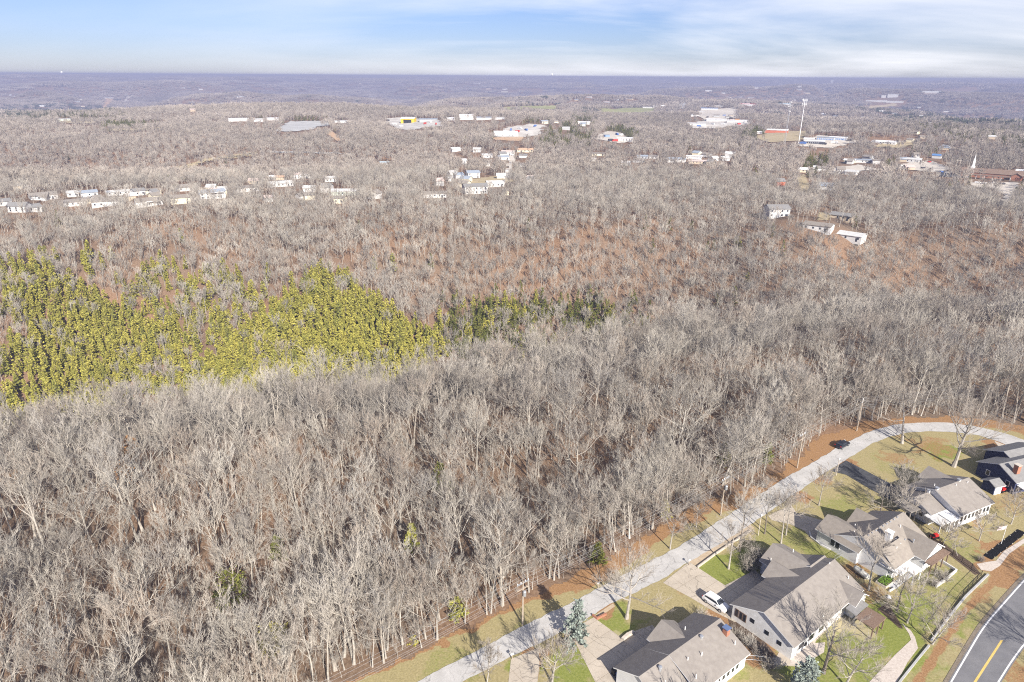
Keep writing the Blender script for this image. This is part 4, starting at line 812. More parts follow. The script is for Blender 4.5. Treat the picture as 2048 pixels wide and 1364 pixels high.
for px, py, wpx, h, D, turn, rc, wc, pitch, label, *grp in B:
    x, y, z = gt(px, py); d = math.hypot(math.hypot(x, y), H-z); W = max(2.5, wpx*math.cos(math.atan((px-1024)/F))*d/F/max(0.75, abs(math.cos(R(turn)))))
    W = W*0.9
    rz = math.atan2(-x, y)+R(turn)
    big = W > 30; nm = 'house' if W < 24 and h < 6.5 else 'hall'
    if 'shed' in label or 'carport' in label or 'garage' in label: nm = 'shed'
    if 'tower' in label: nm = 'tower_block' if label.startswith('thin') else nm
    if 'barn' in label: nm = 'barn'
    cat = {'house': 'house', 'hall': 'building', 'shed': 'shed', 'tower_block': 'tower', 'barn': 'barn'}[nm]
    grp = grp[0] if grp else None
    t = thing(nm, label, cat, (x, y, z), rz, grp)
    wm, rm = MB(), MB(); roof_house(wm, rm, W, D, h, pitch)
    wm.build('wall', WC[wc], t); rm.build('roof', RC[rc], t)
    if wpx > 20 and d < 1100:
        k = max(2, int(W/3.2)); rows = [1.2] if h < 4.1 else [0.9, h-1.8]
        for zz in rows:
            for i in range(k):
                if (i*7+int(px)) % 5 == 0: continue
                wx = -W/2+W*(i+0.5)/k; wb = MB(); wb.box(wx-0.5, wx+0.5, -0.06, 0.03, zz, zz+1.15); wb.build('window', WPANE, t)
        if 'porch' in label or 'balcon' in label:
            pb = MB(); pb.box(-W*0.1, W*0.42, -2.2, -0.05, h-0.25, h-0.05)
            for q in (-0.1, 0.16, 0.42): pb.box(W*q-0.1, W*q+0.1, -2.2, -2.0, -1, h-0.25)
            pb.build('porch', TRIM, t)
        gb = MB(); gb.box(W*0.28, W*0.28+1.0, -0.08, 0.02, 0, 2.1); gb.build('door', WPANE, t)
    if label.startswith('yellow steel hangar') or label.startswith('tiny white carport'):
        ob = MB(); ob.box(-W*0.3, W*0.3, -0.15, 0.1, 0, h*0.8); ob.build('opening', BLACK, t)
    if 'blue door row' in label or 'blue end doors' in label or 'dark windows' in label:
        for i in range(9):
            ob = MB(); ob.box(-W/2+W*(i+.15)/9, -W/2+W*(i+.85)/9, -0.12, 0.05, 0.2, h*0.75); ob.build('door', WPANE if 'dark' in label else WC['blue'], t)
    sx = W*F/d/2; top = h+D/2*pitch
    FB.append((x, y, z, max(W*0.5, D)+2.5, px-sx, px+sx, proj(x, y, z+top)[1], py))

# ------------------------------------------------------------------ church and masts
def build_church():
    x, y, z = gt(1982, 357); rz = math.atan2(-x, y)+R(-4); t = thing('church', 'brick church with long brown roof, carport front and thin white steeple', 'church', (x, y, z), rz)
    k = math.hypot(math.hypot(x, y), H-z)/F; W = 88*k
    wm, rm = MB(), MB(); roof_house(wm, rm, W, 15, 4.2, 0.42)
    wm.build('wall', BRICK, t); ro = rm.build('roof', RC['dbrown'], t)
    g1 = MB(); a = W*0.30; b = W*0.46
    g1.add([(a, -4, -1), (b, -4, -1), (b, 0, -1), (a, 0, -1), (a, -4, 3.8), (b, -4, 3.8), (b, 0, 3.8), (a, 0, 3.8), ((a+b)/2, -4, 6), ((a+b)/2, 6, 6)], [(0, 1, 5, 8, 4), (1, 2, 6, 5), (3, 0, 4, 7)])
    g1.build('gable_wing', BRICK, t)
    g2 = MB(); m = (a+b)/2
    for s in (a-.6, b+.6): g2.add([(s, -4.7, 3.6), (m, -4.7, 6.15), (m, 7, 6.15), (s, 7, 3.6), (s, -4.7, 3.85), (m, -4.7, 6.4), (m, 7, 6.4), (s, 7, 3.85)], [(0, 1, 2, 3), (4, 7, 6, 5), (0, 4, 5, 1), (0, 3, 7, 4)])
    g2.build('gable_roof', RC['dbrown'], t)
    c = MB(); c.box(-W*0.48, W*0.30, -13, -5.5, 3.0, 3.5, 0)
    for i in range(7):
        for yy in (-12.7, -6): c.box(-W*0.47+i*W*0.127, -W*0.47+i*W*0.127+.3, yy, yy+.3, -1, 3.0, 1)
    c.build('carport', [RC['dbrown'], TRIM], t)
    w = MB()
    for i in range(8): w.box(-W*.44+i*W*.09, -W*.44+i*W*.09+1.0, -.08, .05, 1.0, 2.6)
    w.build('window', WPANE, t)
    s = MB(); sx = -W*0.33; s.box(sx-1.3, sx+1.3, 6.2, 8.8, 5, 9.3)
    s.box(sx-.9, sx+.9, 6.6, 8.4, 9.3, 11.8); s.add([(sx-.95, 6.55, 11.8), (sx+.95, 6.55, 11.8), (sx+.95, 8.45, 11.8), (sx-.95, 8.45, 11.8), (sx, 7.5, 20.5)], [(0, 1, 4), (1, 2, 4), (2, 3, 4), (3, 0, 4)])
    s.build('steeple', TRIM, t)
    sx = W/2/k*0+44; FB.append((x, y, z, W*0.5+6, 1938, 2028, 335, 372))
build_church()
def build_masts():
    x, y, z = gt(1597, 287); d = math.hypot(math.hypot(x, y), H-z); k = d/F; h = 74*k
    t = thing('cell_tower', 'tall white monopole mast crowned by two rings of white antennas', 'mast', (x, y, z))
    MB().tube([(0, 0, -1), (0, 0, h)], [0.5, 0.3], 10).build('pole', TRIM, t)
    for lev, n in ((h-0.5, 9), (h-5, 9)):
        MB().tube([(2.6*math.cos(a*0.7), 2.6*math.sin(a*0.7), lev-1) for a in range(10)], 0.12, 5).build('platform_ring', TRIM, t)
        for i in range(n):
            a = 6.283*i/n; MB().box(-.28, .28, -.14, .14, lev-2.2, lev+1.2).build('antenna', TRIM, t, loc=(2.7*math.cos(a), 2.7*math.sin(a), 0)).rotation_euler = (0, 0, a)
    x, y, z = gt(1569, 289); d = math.hypot(math.hypot(x, y), H-z); k = d/F; h = 73*k; s = 0.9
    t = thing('lattice_mast', 'thin grey lattice mast standing left of the white monopole', 'mast', (x, y, z))
    m = MB()
    cs = [(s*math.cos(a), s*math.sin(a)) for a in (0.5, 2.6, 4.7)]
    for cx, cy in cs: m.tube([(cx, cy, -1), (cx, cy, h)], 0.13, 4)
    zz = 0; i = 0
    while zz < h-1.8:
        for q in range(3):
            p0, p1 = cs[q], cs[(q+1) % 3]; m.tube([(*p0, zz), (*p1, zz+1.8)], 0.06, 3, cap=False)
        zz += 1.8
    m.build('lattice', METAL, t)
    for q, hh in ((0, h-1), (1, h-6), (2, h-12)):
        MB().lathe([(0.05, hh-.8), (0.8, hh-.5), (0.9, hh+.3), (0.05, hh+.5)], 10, (cs[q][0]*1.9, cs[q][1]*1.9)).build('dish', TRIM, t)
    for px, py, ht, lab in ((1479, 165, 38, 'white water tower on the right horizon ridge'), (1104, 156, 45, 'slim white water tower on the middle horizon'), (125, 153, 40, 'tiny white water tower on the left horizon')):
        x, y, z = gt(px, py); k = math.hypot(x, y)/F; hh = max(7.5*k, 14)
        t = thing('water_tower', lab, 'water tower', (x, y, z)); r = hh*0.16
        MB().lathe([(r*.5, -5), (r*.35, hh*.55)], 10).build('stem', TRIM, t); MB().lathe([(r*.3, hh*.5), (r*1.2, hh*.66), (r*1.3, hh*.85), (r*.8, hh), (0.01, hh*1.03)], 14).build('tank', TRIM, t)
    for px, py, hp, lab in ((1888, 352, 42, 'left H frame power pole before the church lot'), (1908, 351, 48, 'middle H frame power pole before the church lot'), (1935, 344, 66, 'tall power pole between the church and the road'), (1827, 332, 34, 'power pole left of the pale trees by the church road')):
        x, y, z = gt(px, py); k = math.hypot(math.hypot(x, y), H-z)/F; h = hp*k*.55; t = thing('power_pole', lab, 'pole', (x, y, z))
        MB().tube([(0, 0, -1), (0, 0, h)], [.2, .14], 6).build('pole', STONE, t)
        if 'H frame' in lab: MB().tube([(3, 0, -1), (3, 0, h)], [.2, .14], 6).build('pole', STONE, t); MB().box(-1, 4, -.1, .1, h-1.4, h-1.15).build('crossarm', STONE, t)
        else: MB().box(-1.2, 1.2, -.1, .1, h-1.2, h-1).build('crossarm', STONE, t)
build_masts()

# ------------------------------------------------------------------ near houses, laid out along and across the street (u, v in metres)
class House:
    def __init__(s, label, deg, uc, vc, roofm, wallm, name='house'):
        a = R(deg); s.U = (math.sin(a), math.cos(a)); s.V = (math.cos(a), -math.sin(a)); s.uc, s.vc = uc, vc
        s.t = thing(name, label, 'house', (uc*s.U[0]+vc*s.V[0], uc*s.U[1]+vc*s.V[1], 0), R(90)-a)
        s.wall, s.roof, s.wm, s.rm = MB(), MB(), wallm, roofm
        s.n = 0
    def w(s, u, v, z=0): return (u*s.U[0]+v*s.V[0], u*s.U[1]+v*s.V[1], z)
    def p(s, u, v, z): return (u-s.uc, -(v-s.vc), z)
    def slab(s, mb, pts, t=0.16):
        """roof slope: top in shingle (0), edges in trim (1)"""
        q = [s.p(*c) for c in pts]; n = len(q); lo = [(x, y, z-t) for x, y, z in q]
        mb.add(q+lo, [tuple(range(n))[::-1]], 0); o = len(mb.v)-2*n
        for i in range(n):
            j = (i+1) % n; mb.f.append((o+i, o+j, o+n+j, o+n+i)); mb.m.append(1)
        mb.f.append(tuple(o+n+i for i in range(n))); mb.m.append(1)
    def gable(s, u0, u1, v0, v1, eave, ridge, axis='u', ov=0.45, oe=0.35, rpos=0.5, wall=True, hip0=0, hip1=0, e1=None):
        s.n += 1; k = 0.003*s.n
        if axis == 'u':
            P = lambda a, b, z: (a, b, z); a0, a1, b0, b1 = u0, u1, v0, v1
        else:
            P = lambda a, b, z: (b, a, z); a0, a1, b0, b1 = v0, v1, u0, u1
        br = b0+(b1-b0)*rpos; e1 = eave if e1 is None else e1
        if wall:
            W = s.wall; vs = [P(a0, b0, 0), P(a1, b0, 0), P(a1, b1, 0), P(a0, b1, 0), P(a0, b0, eave), P(a1, b0, eave), P(a1, b1, e1), P(a0, b1, e1), P(a0+hip0, br, ridge), P(a1-hip1, br, ridge)]
            vs = [(vs[i][0]+(k if i in (0, 3, 4, 7) else -k), vs[i][1]+(k if i in (0, 1, 4, 5) else -k), vs[i][2]) for i in range(10)]
            W.add([s.p(*c) for c in vs], [(0, 1, 5, 4), (2, 3, 7, 6), (1, 2, 6, 9, 5) if not hip1 else (1, 2, 6, 5), (3, 0, 4, 8, 7) if not hip0 else (3, 0, 4, 7)])
        s0 = (ridge-eave)/(br-b0); s1 = (ridge-e1)/(b1-br); z = 0.16+k
        A0 = a0-oe if not hip0 else a0-ov; A1 = a1+oe if not hip1 else a1+ov
        r0 = A0+(hip0+ov if hip0 else 0); r1 = A1-(hip1+ov if hip1 else 0)
        L = [P(A0, b0-ov, eave-ov*s0+z), P(A1, b0-ov, eave-ov*s0+z), P(r1, br, ridge+z), P(r0, br, ridge+z)]
        Q = [P(A1, b1+ov, e1-ov*s1+z), P(A0, b1+ov, e1-ov*s1+z), P(r0, br, ridge+z), P(r1, br, ridge+z)]
        if axis == 'u': s.slab(s.roof, L); s.slab(s.roof, Q)
        else: s.slab(s.roof, L[::-1]); s.slab(s.roof, Q[::-1])
        for hp, A, r in ((hip0, A0, r0), (hip1, A1, r1)):
            if hp:
                tri = [P(A, b0-ov, eave-ov*s0+z), P(r, br, ridge+z), P(A, b1+ov, e1-ov*s1+z)]
                s.slab(s.roof, tri)
    def flat(s, name, u0, u1, v0, v1, z, m, t=0.18, posts=0, z1=None):
        b = MB(); z1 = z if z1 is None else z1
        s_ = [s.p(u0, v0, z), s.p(u1, v0, z), s.p(u1, v1, z1), s.p(u0, v1, z1)]
        b.add(s_+[(x, y, zz-t) for x, y, zz in s_], [(0, 3, 2, 1), (4, 5, 6, 7), (0, 1, 5, 4), (1, 2, 6, 5), (2, 3, 7, 6), (3, 0, 4, 7)])
        for i in range(posts):
            f = (i+0.1)/max(1, posts-1)*0.98 if posts > 1 else 0.5; f = min(f, 0.97); u = u0+(u1-u0)*f; x, y, _ = s.p(u, v1-0.2, 0); b.box(x-.09, x+.09, y-.09, y+.09, 0, z1-t)
        b.build(name, m, s.t)
    def window(s, u, v, z, w, h, face, frame=TRIM, pane=GLASS):
        """face: '+v' '-v' '+u' '-u'"""
        d = 0.05; sg = 1 if face[0] == '+' else -1
        def bx(mb, w, h, d0, d1):
            if face[1] == 'v': a = s.p(u-w/2, v+sg*d0, z-h/2); b = s.p(u+w/2, v+sg*d1, z+h/2)
            else: a = s.p(u+sg*d0, v-w/2, z-h/2); b = s.p(u+sg*d1, v+w/2, z+h/2)
            mb.box(min(a[0], b[0]), max(a[0], b[0]), min(a[1], b[1]), max(a[1], b[1]), a[2], b[2])
        fm = MB(); bx(fm, w+0.24, h+0.24, 0.0, d); f = fm.build('window', frame, s.t)
        pm = MB(); bx(pm, w, h, d-0.02, d+0.02); pm.build('pane', pane, f)
    def chimney(s, u, v, z0, z1, m, w=0.9, cap=None):
        b = MB(); x, y, _ = s.p(u, v, 0); b.box(x-w/2, x+w/2, y-w/2, y+w/2, z0, z1); c = b.build('chimney', m, s.r)
        cb = MB(); cb.box(x-w/2-.12, x+w/2+.12, y-w/2-.12, y+w/2+.12, z1+.004, z1+.14); cb.build('cap', cap or STONE, c)
    def vent(s, u, v, z, r=0.18, h=0.55, m=None):
        x, y, _ = s.p(u, v, 0); MB().lathe([(r, z-.4), (r, z+h*.6), (r*1.5, z+h*.7), (r*1.3, z+h), (0.01, z+h+.06)], 8, (x, y)).build('roof_vent', m or METAL, s.r)
    def pipe(s, u, v, z):
        x, y, _ = s.p(u, v, 0); MB().tube([(x, y, z-.3), (x, y, z+.5)], .07, 6).build('roof_pipe', TRIM, s.r)
    def done(s):
        s.r = s.roof.build('roof', [s.rm, TRIM], s.t); s.wall.build('wall', s.wm, s.t)
    def door(s, u, v, w, h, face, m, name='door'):
        sg = 1 if face[0] == '+' else -1; b = MB()
        if face[1] == 'v': a = s.p(u-w/2, v, 0.02); c = s.p(u+w/2, v+sg*.06, h)
        else: a = s.p(u, v-w/2, 0.02); c = s.p(u+sg*.06, v+w/2, h)
        b.box(min(a[0], c[0]), max(a[0], c[0]), min(a[1], c[1]), max(a[1], c[1]), a[2], c[2]); b.build(name, m, s.t)

def ridge_z(h, v, v0, v1, e, r):   # height on a roof slope
    c = (v0+v1)/2; return r-(r-e)*abs(v-c)/((v1-v0)/2)

# the house at the bottom edge
h1 = House('white house with taupe roof, white roof edges and brick chimney at the bottom edge', 52.5, 68.5, -46.6, ROOF, WHITE)
h1.gable(59.6, 70.2, -51.5, -43.6, 3.0, 5.2, rpos=.56); h1.gable(66.0, 77.55, -51.5, -41.6, 3.0, 5.25, rpos=.447, oe=.35)
h1.gable(67.9, 73.5, -52.5, -47.6, 3.0, 4.75, axis='v', oe=.3)
h1.done()
h1.chimney(76.7, -45.0, 3.5, 5.7, BRICK, .8, mat('blue_grey_cap', (.12, .17, .30), rough=.5))
for u, v in ((62.9, -46.3), (72.4, -46.4)): h1.vent(u, v, 5.1, .22, .5)
for u, v, z in ((70.3, -44.6, 4.6), (67.8, -45.2, 4.7), (66.8, -42.8, 4.0), (72.6, -49.6, 4.3), (61.9, -44.4, 4.7), (76.6, -43.2, 4.1)): h1.pipe(u, v, z)
h1.flat('patio_cover', 64.0, 69.9, -43.3, -39.3, 2.95, TRIM, posts=3, z1=2.75)
for i in range(5): h1.window(70.9+i*1.12, -41.6, 1.75, .62, 1.0, '+v')
h1.window(59.6, -47.6, 1.7, 1.1, 1.1, '-u'); h1.window(59.6, -45.4, 1.7, .8, 1.0, '-u')
h1.door(64.2, -51.5, 4.8, 2.3, '-v', TRIM, 'garage_door'); h1.window(76, -51.5, 1.7, 1.4, 1.2, '-v')
# the largest house
h2 = House('large white brick house with taupe cross gabled roof beside the white car', 52.5, 95, -43.6, ROOF, mat('painted_white_brick', (0.66, 0.645, 0.62), (0.80, 0.79, 0.77), 1.6, bump=.2))
h2.gable(84.55, 105.3, -49.1, -38.1, 3.0, 5.5, rpos=.51); h2.gable(98.3, 105.2, -52.8, -44.2, 3.0, 4.75, axis='v', hip0=.0)
h2.gable(101.5, 105.65, -48.7, -42.2, 3.0, 4.9, axis='u'); h2.gable(95.2, 99.8, -50.2, -45.5, 3.0, 4.75, axis='v')
h2.gable(100.9, 104.6, -41.6, -36.8, 3.0, 4.3, axis='v')
h2.done()
h2.flat('porch_roof', 99.0, 103.2, -37.4, -35.6, 2.85, ROOFG, posts=2, z1=2.55)
h2.flat('pergola', 98.6, 102.6, -35.5, -32.4, 2.5, WOOD, posts=3)
for v in (-48.2, -47.4, -46.7): h2.window(84.55, v, 1.9, .42, 1.3, '-u', WOOD)
for v, z in ((-45.3, 2.4), (-42.6, 2.0), (-40.3, 1.7)): h2.window(84.55, v, z, .5, .5, '-u', BLACK)
for u in (87.2, 90, 93): h2.window(u, -38.1, 1.6, 1.5, 1.4, '+v')
h2.door(88.5, -49.1, 5.2, 2.4, '-v', TRIM, 'garage_door'); h2.window(101.7, -52.8, 1.7, 1.8, 1.4, '-v'); h2.door(97.5, -50.2, 1.1, 2.2, '-v', WOOD)
for u, v, z in ((98.9, -51.5, 3.5), (103.5, -50.0, 4.2), (103.8, -43.4, 5.4), (104.6, -40.2, 4.2), (93.6, -38.4, 3.5)): h2.pipe(u, v, z)
# the house with the white chimney
h3 = House('white house with dark front slope, white chimney and many small roof vents', 56, 119, -49, ROOF2, WHITE)
h3.gable(111.9, 118.3, -58.6, -50.4, 3.0, 4.7, axis='v', oe=.4); h3.gable(112.6, 126.0, -55.6, -45.0, 3.2, 6.0, rpos=.5)
h3.gable(119.2, 124.2, -56.6, -51, 3.0, 4.9, axis='v'); h3.gable(120.0, 126.4, -50.5, -42.4, 3.1, 5.2, axis='v'); h3.gable(113.2, 119.4, -47, -44.4, 3.0, 5.2, axis='u', rpos=.05)
h3.done()
h3.chimney(116.8, -47.9, 3.6, 6.9, WHITE, 1.0, TRIM)
for i in range(9): h3.vent(113.6+i*1.25, -50.0, 5.95, .12, .3)
for i in range(4): h3.vent(118.3+i*1.5, -47.2+i*.9, 4.9-i*.15, .12, .28)
for u, v, z in ((114.2, -52.9, 4.6), (117.6, -54.6, 3.7), (118.2, -46.2, 4.4), (122.3, -48.6, 5.3), (116.5, -46.0, 4.4)): h3.pipe(u, v, z)
h3.window(111.9, -55.3, 1.8, .75, 1.3, '-u'); h3.window(111.9, -54.3, 1.8, .75, 1.3, '-u')
h3.door(115.1, -58.6, 4.9, 2.3, '-v', TRIM, 'garage_door'); h3.window(122, -56.6, 1.7, 1.6, 1.3, '-v')
h3.flat('pergola', 112.4, 114.6, -46.6, -42.6, 2.7, TRIM, posts=3); h3.flat('porch_roof', 114.8, 117.6, -44.2, -41.4, 2.75, TRIM, posts=2, z1=2.5)
h3.flat('veranda_roof', 119.8, 126.6, -42.2, -40.9, 2.65, WOOD, posts=4)
h3.window(117.8, -44.4, 1.6, 1.4, 1.2, '+v'); h3.window(123.2, -42.4, 1.5, 2.2, 1.6, '+v')
# the house with the row of rear windows
h4 = House('pale blue white house with a row of eight rear windows and stepped side roofs', 64.5, 136, -71, ROOF, WHITE)
h4.gable(131.6, 142.0, -77.0, -65.6, 3.1, 5.5, rpos=.5); h4.gable(137.9, 143.1, -78.6, -72, 3.0, 4.6, axis='v')
h4.gable(127.1, 132.3, -75.6, -68.6, 2.7, 4.2, rpos=.45)
h4.done()
h4.flat('carport_roof', 123.9, 127.4, -74.8, -70.6, 2.7, ROOF, posts=3); h4.flat('patio_cover', 128.6, 131.4, -68.2, -65.2, 2.75, TRIM, posts=3, z1=2.5); h4.flat('porch_roof', 125.6, 128.5, -69.0, -65.4, 2.6, RC['pale'], posts=2, z1=2.35)
for i in range(8): h4.window(132.5+i*1.22, -65.6, 1.75, .72, 1.15, '+v')
for u, v in ((131.9, -71.3), (139.2, -71.4), (131.3, -72.4)): h4.chimney(u, v, 4.0, 5.9 if u > 131.5 else 4.9, TRIM, .5, METAL)
for u, v, z in ((137.2, -70.7, 5.3), (140.6, -70.4, 5.2), (133.6, -72.9, 5.0)): h4.pipe(u, v, z)
h4.window(127.1, -73, 1.6, .9, 1.1, '-u'); h4.window(127.1, -70.5, 1.6, .8, 1.0, '-u'); h4.window(135, -77, 1.7, 1.6, 1.2, '-v')
# the navy house cut by the right edge
h5 = House('navy blue house with grey roof and brick chimney cut by the right edge', 71, 152, -90, ROOFG, NAVY)
h5.gable(145.6, 158, -93.8, -85.0, 3.2, 5.2, rpos=.52); h5.gable(152.2, 163, -97.2, -89, 3.2, 5.0)
h5.done()
h5.chimney(147.3, -86.6, 4.2, 6.2, BRICK, 1.0, STONE)
h5.window(145.6, -91.2, 1.9, .75, 1.1, '-u'); h5.window(145.6, -86.6, 1.9, .75, 1.1, '-u')
for i in range(3): h5.window(147.4+i*1.6, -85.0, 1.8, .9, 1.1, '+v')
h5.flat('porch_roof', 146, 150, -84.9, -82.6, 2.4, TRIM, posts=3, z1=2.2)
hs = House('small navy shed with grey roof and white front beside the navy house', 71, 142.4, -87.4, ROOFG, NAVY, 'shed'); hs.t['category'] = 'shed'
hs.gable(141.3, 143.7, -89.0, -86.2, 2.2, 2.9); hs.done(); hs.door(142.5, -86.2, 2.0, 1.9, '+v', TRIM)

# ------------------------------------------------------------------ vehicles
def car(label, loc, heading, paint, kind='suv'):
    t = thing('parked_car', label, 'car', loc, heading)
    Lx = 4.6; hw = 0.92
    if kind == 'suv': prof = [(-2.3, .45, .95), (-2.22, .32, 1.08), (-1.6, .28, 1.12), (-.4, .27, 1.08), (.9, .27, 1.05), (1.7, .28, .98), (2.15, .32, .85), (2.3, .42, .68)]; cab = [(-2.15, 1.08, .80), (-1.75, 1.62, .66), (-.2, 1.68, .66), (.35, 1.62, .66), (1.15, 1.04, .80)]
    else: prof = [(-2.3, .45, .85), (-2.2, .30, .98), (-1.5, .26, 1.0), (-.4, .25, .96), (.9, .25, .93), (1.7, .27, .86), (2.15, .3, .74), (2.3, .40, .6)]; cab = [(-1.9, .98, .78), (-1.15, 1.38, .60), (-.3, 1.43, .60), (.2, 1.38, .60), (1.05, .92, .78)]
    b = MB(); n = 8
    for x, z0, z1 in prof:
        k = .93 if abs(x) > 2.1 else 1.0
        b.v += [(x, -hw*k, z0+.12), (x, -hw*k*.9, z0), (x, hw*k*.9, z0), (x, hw*k, z0+.12), (x, hw*k, (z0+z1)/2+.1), (x, hw*k*.9, z1), (x, -hw*k*.9, z1), (x, -hw*k, (z0+z1)/2+.1)]
    for i in range(len(prof)-1):
        for j in range(n): b.f.append((i*n+j, i*n+(j+1) % n, (i+1)*n+(j+1) % n, (i+1)*n+j)); b.m.append(0)
    b.f += [tuple(range(n)), tuple((len(prof)-1)*n+j for j in range(n))]; b.m += [0, 0]
    o = len(b.v)                                           # roof and pillars
    for x, z, w in cab: b.v += [(x, -w, z), (x, w, z)]
    for i in range(len(cab)-1): b.f.append((o+2*i, o+2*i+1, o+2*i+3, o+2*i+2)); b.m.append(0)
    base = [(cab[0][0], 1.0), (cab[-1][0], 0.98)]
    for sgn in (0, 1): b.f.append(tuple(o+2*i+sgn for i in range(len(cab)))); b.m.append(0)
    body = b.build('body', paint, t)
    def pane(nm, pts): MB().add(pts, [tuple(range(len(pts)))]).build(nm, GLASS, t)
    e = .012
    for s in (-1, 1):
        P = [(x, s*(w+e), z) for x, z, w in cab]
        pane('side_window', [(P[0][0]+.25, P[0][1]*1.0, P[0][2]+.06), (P[1][0]+.12, P[1][1], P[1][2]-.1), (P[3][0]-.08, P[3][1], P[3][2]-.08), (P[4][0]-.22, P[4][1], P[4][2]+.08)])
    a, c = cab[3], cab[4]; pane('windscreen', [(a[0]+.06, -a[2]*.92, a[1]-.03+e), (a[0]+.06, a[2]*.92, a[1]-.03+e), (c[0]-.05+e, c[2]*.9, c[1]+.05+e), (c[0]-.05+e, -c[2]*.9, c[1]+.05+e)])
    a, c = cab[1], cab[0]; pane('rear_window', [(a[0]-.06-e, -a[2]*.9, a[1]-.05), (a[0]-.06-e, a[2]*.9, a[1]-.05), (c[0]+.1-e, c[2]*.88, c[1]+.18), (c[0]+.1-e, -c[2]*.88, c[1]+.18)])
    for x in (-1.42, 1.42):
        for s in (-1, 1):
            w = MB().lathe([(.2, -.11), (.34, -.1), (.36, 0), (.34, .1), (.2, .11)], 16).build('wheel', BLACK, t, loc=(x, s*.84, .36)); w.rotation_euler = (R(90), 0, 0)
            r = MB().lathe([(.01, .115), (.2, .115), (.22, .09)], 12).build('rim', METAL, w)
            if s > 0: r.rotation_euler = (R(180), 0, 0)
    for s in (-1, 1):
        MB().box(2.12, 2.26, s*.62-.2, s*.62+.2, .66, .8).build('headlight', mat('lamp_glass', (.7, .72, .75), rough=.1), t)
        MB().box(-2.29, -2.18, s*.72-.12, s*.72+.12, .78, 1.05).build('taillight', mat('red_lamp', (.4, .02, .02), rough=.2), t)
        MB().box(.72, .9, s*.98-.1, s*.98+.1, .98, 1.12).build('wing_mirror', paint, t)
    return t
def head(a, b):
    (x0, y0), (x1, y1) = g(*a), g(*b); return math.atan2(y1-y0, x1-x0)
x, y = g(1431, 1211); car('white SUV parked on the concrete drive beside the largest house', (x, y, .06), head((1410, 1192), (1455, 1222)), mat('white_car_paint', (.78, .78, .79), rough=.25, spec=.5))
x, y = g(1684, 893); car('dark blue car pulled over on the leafy street edge at the bend', (x, y, .06), head((1670, 901), (1700, 884)), mat('dark_car_paint', (.014, .018, .03), rough=.2, spec=.6), 'sedan')

# ------------------------------------------------------------------ poles and wires
POLE_TOPS = []
def utility_pole(b, top, label, tr=True, arms=2, face=None):
    x, y = g(*b); d = ray(*top); tt = math.hypot(x, y)/math.hypot(d[0], d[1]); h = H+d[2]*tt; h = max(6.5, min(h, 12))
    t = thing('utility_pole', label, 'utility pole', (x, y, 0), face if face is not None else R(40))
    MB().tube([(0, 0, -.5), (0, 0, h)], [.17, .11], 8).build('pole', POLEW, t)
    for i in range(arms): MB().box(-.06, .06, -1.25, 1.25, h-.35-i*1.15, h-.2-i*1.15).build('crossarm', METAL if i == 0 else POLEW, t)
    for s in (-1.1, -.45, .45, 1.1): MB().lathe([(.05, h-.2), (.08, h-.1), (.05, h+.12), (.01, h+.14)], 8, (0, s)).build('insulator', TRIM, t)
    if tr: MB().lathe([(.01, h-2.6), (.27, h-2.6), (.29, h-1.75), (.2, h-1.62), (.01, h-1.6)], 12, (.42, 0)).build('transformer', METAL, t)
    POLE_TOPS.append((x, y, h, t)); return t
utility_pole((1045, 1250), (1049, 1163), 'utility pole with grey transformer nearest the bottom edge of the wood', face=R(-52))
utility_pole((1441, 1031), (1454, 956), 'utility pole at the leafy wood edge behind the big driveway', face=R(-50))
utility_pole((1594, 936), (1607, 867), 'utility pole above the bare orange leaves left of the dark car', tr=False, face=R(-50))
utility_pole((1713, 862), (1724, 800), 'utility pole at the wood edge right above the dark car', tr=False, arms=1, face=R(-30))
def wires():
    p = [(q[0], q[1], q[2]) for q in POLE_TOPS]
    pre = (2*p[0][0]-p[1][0]+2, 2*p[0][1]-p[1][1]+1, 8.8); x, y = g(2230, 850); post = (x+25, y+22, 9.5)
    pts = [pre]+p+[post]; WIRE = mat('aluminium_wire', (.42, .42, .43), rough=.6)
    labs = ['bottom left span of wires running out of the frame', 'wires between the transformer pole and the driveway pole', 'wires between the driveway pole and the orange leaf pole', 'wires between the orange leaf pole and the bend pole', 'wires from the bend pole to the right edge over the wood']
    for (a, b), lab in zip(zip(pts[:-1], pts[1:]), labs):
        t = thing('power_line', lab, 'power line', a, 0, 'power lines along the street'); dx, dy = b[0]-a[0], b[1]-a[1]; L = math.hypot(dx, dy); nx, ny = -dy/L, dx/L
        for off, dz in ((-1.1, .1), (-.45, .1), (.45, .1), (1.1, .1), (0, -1.5), (.3, -2.3)):
            q = []
            for i in range(13):
                f = i/12; sag = -4*L*.012*f*(1-f); q.append((dx*f+nx*off, dy*f+ny*off, (b[2]-a[2])*f+dz+sag))
            MB().tube(q, .0115, 4, cap=False).build('wire', WIRE, t)
wires()
def simple_pole(name, b, h, m, label, cat, r=.06, extra=None):
    x, y = g(*b); t = thing(name, label, cat, (x, y, 0)); MB().tube([(0, 0, -.3), (0, 0, h)], [r, r*.8], 8).build('pole', m, t)
    if extra: extra(t, h)
    return t
simple_pole('lamp_post', (1516, 1071), 4.6, STONE, 'thin pale lamp post on the lawn before the driveway trees', 'lamp post', .09, lambda t, h: MB().lathe([(.05, h), (.16, h+.05), (.18, h+.3), (.05, h+.42)], 8).build('lamp_head', TRIM, t))
simple_pole('lamp_post', (1672, 951), 4.2, STONE, 'thin pale lamp post at the mouth of the dark asphalt drive', 'lamp post', .09, lambda t, h: MB().lathe([(.05, h), (.16, h+.05), (.18, h+.3), (.05, h+.42)], 8).build('lamp_head', TRIM, t))
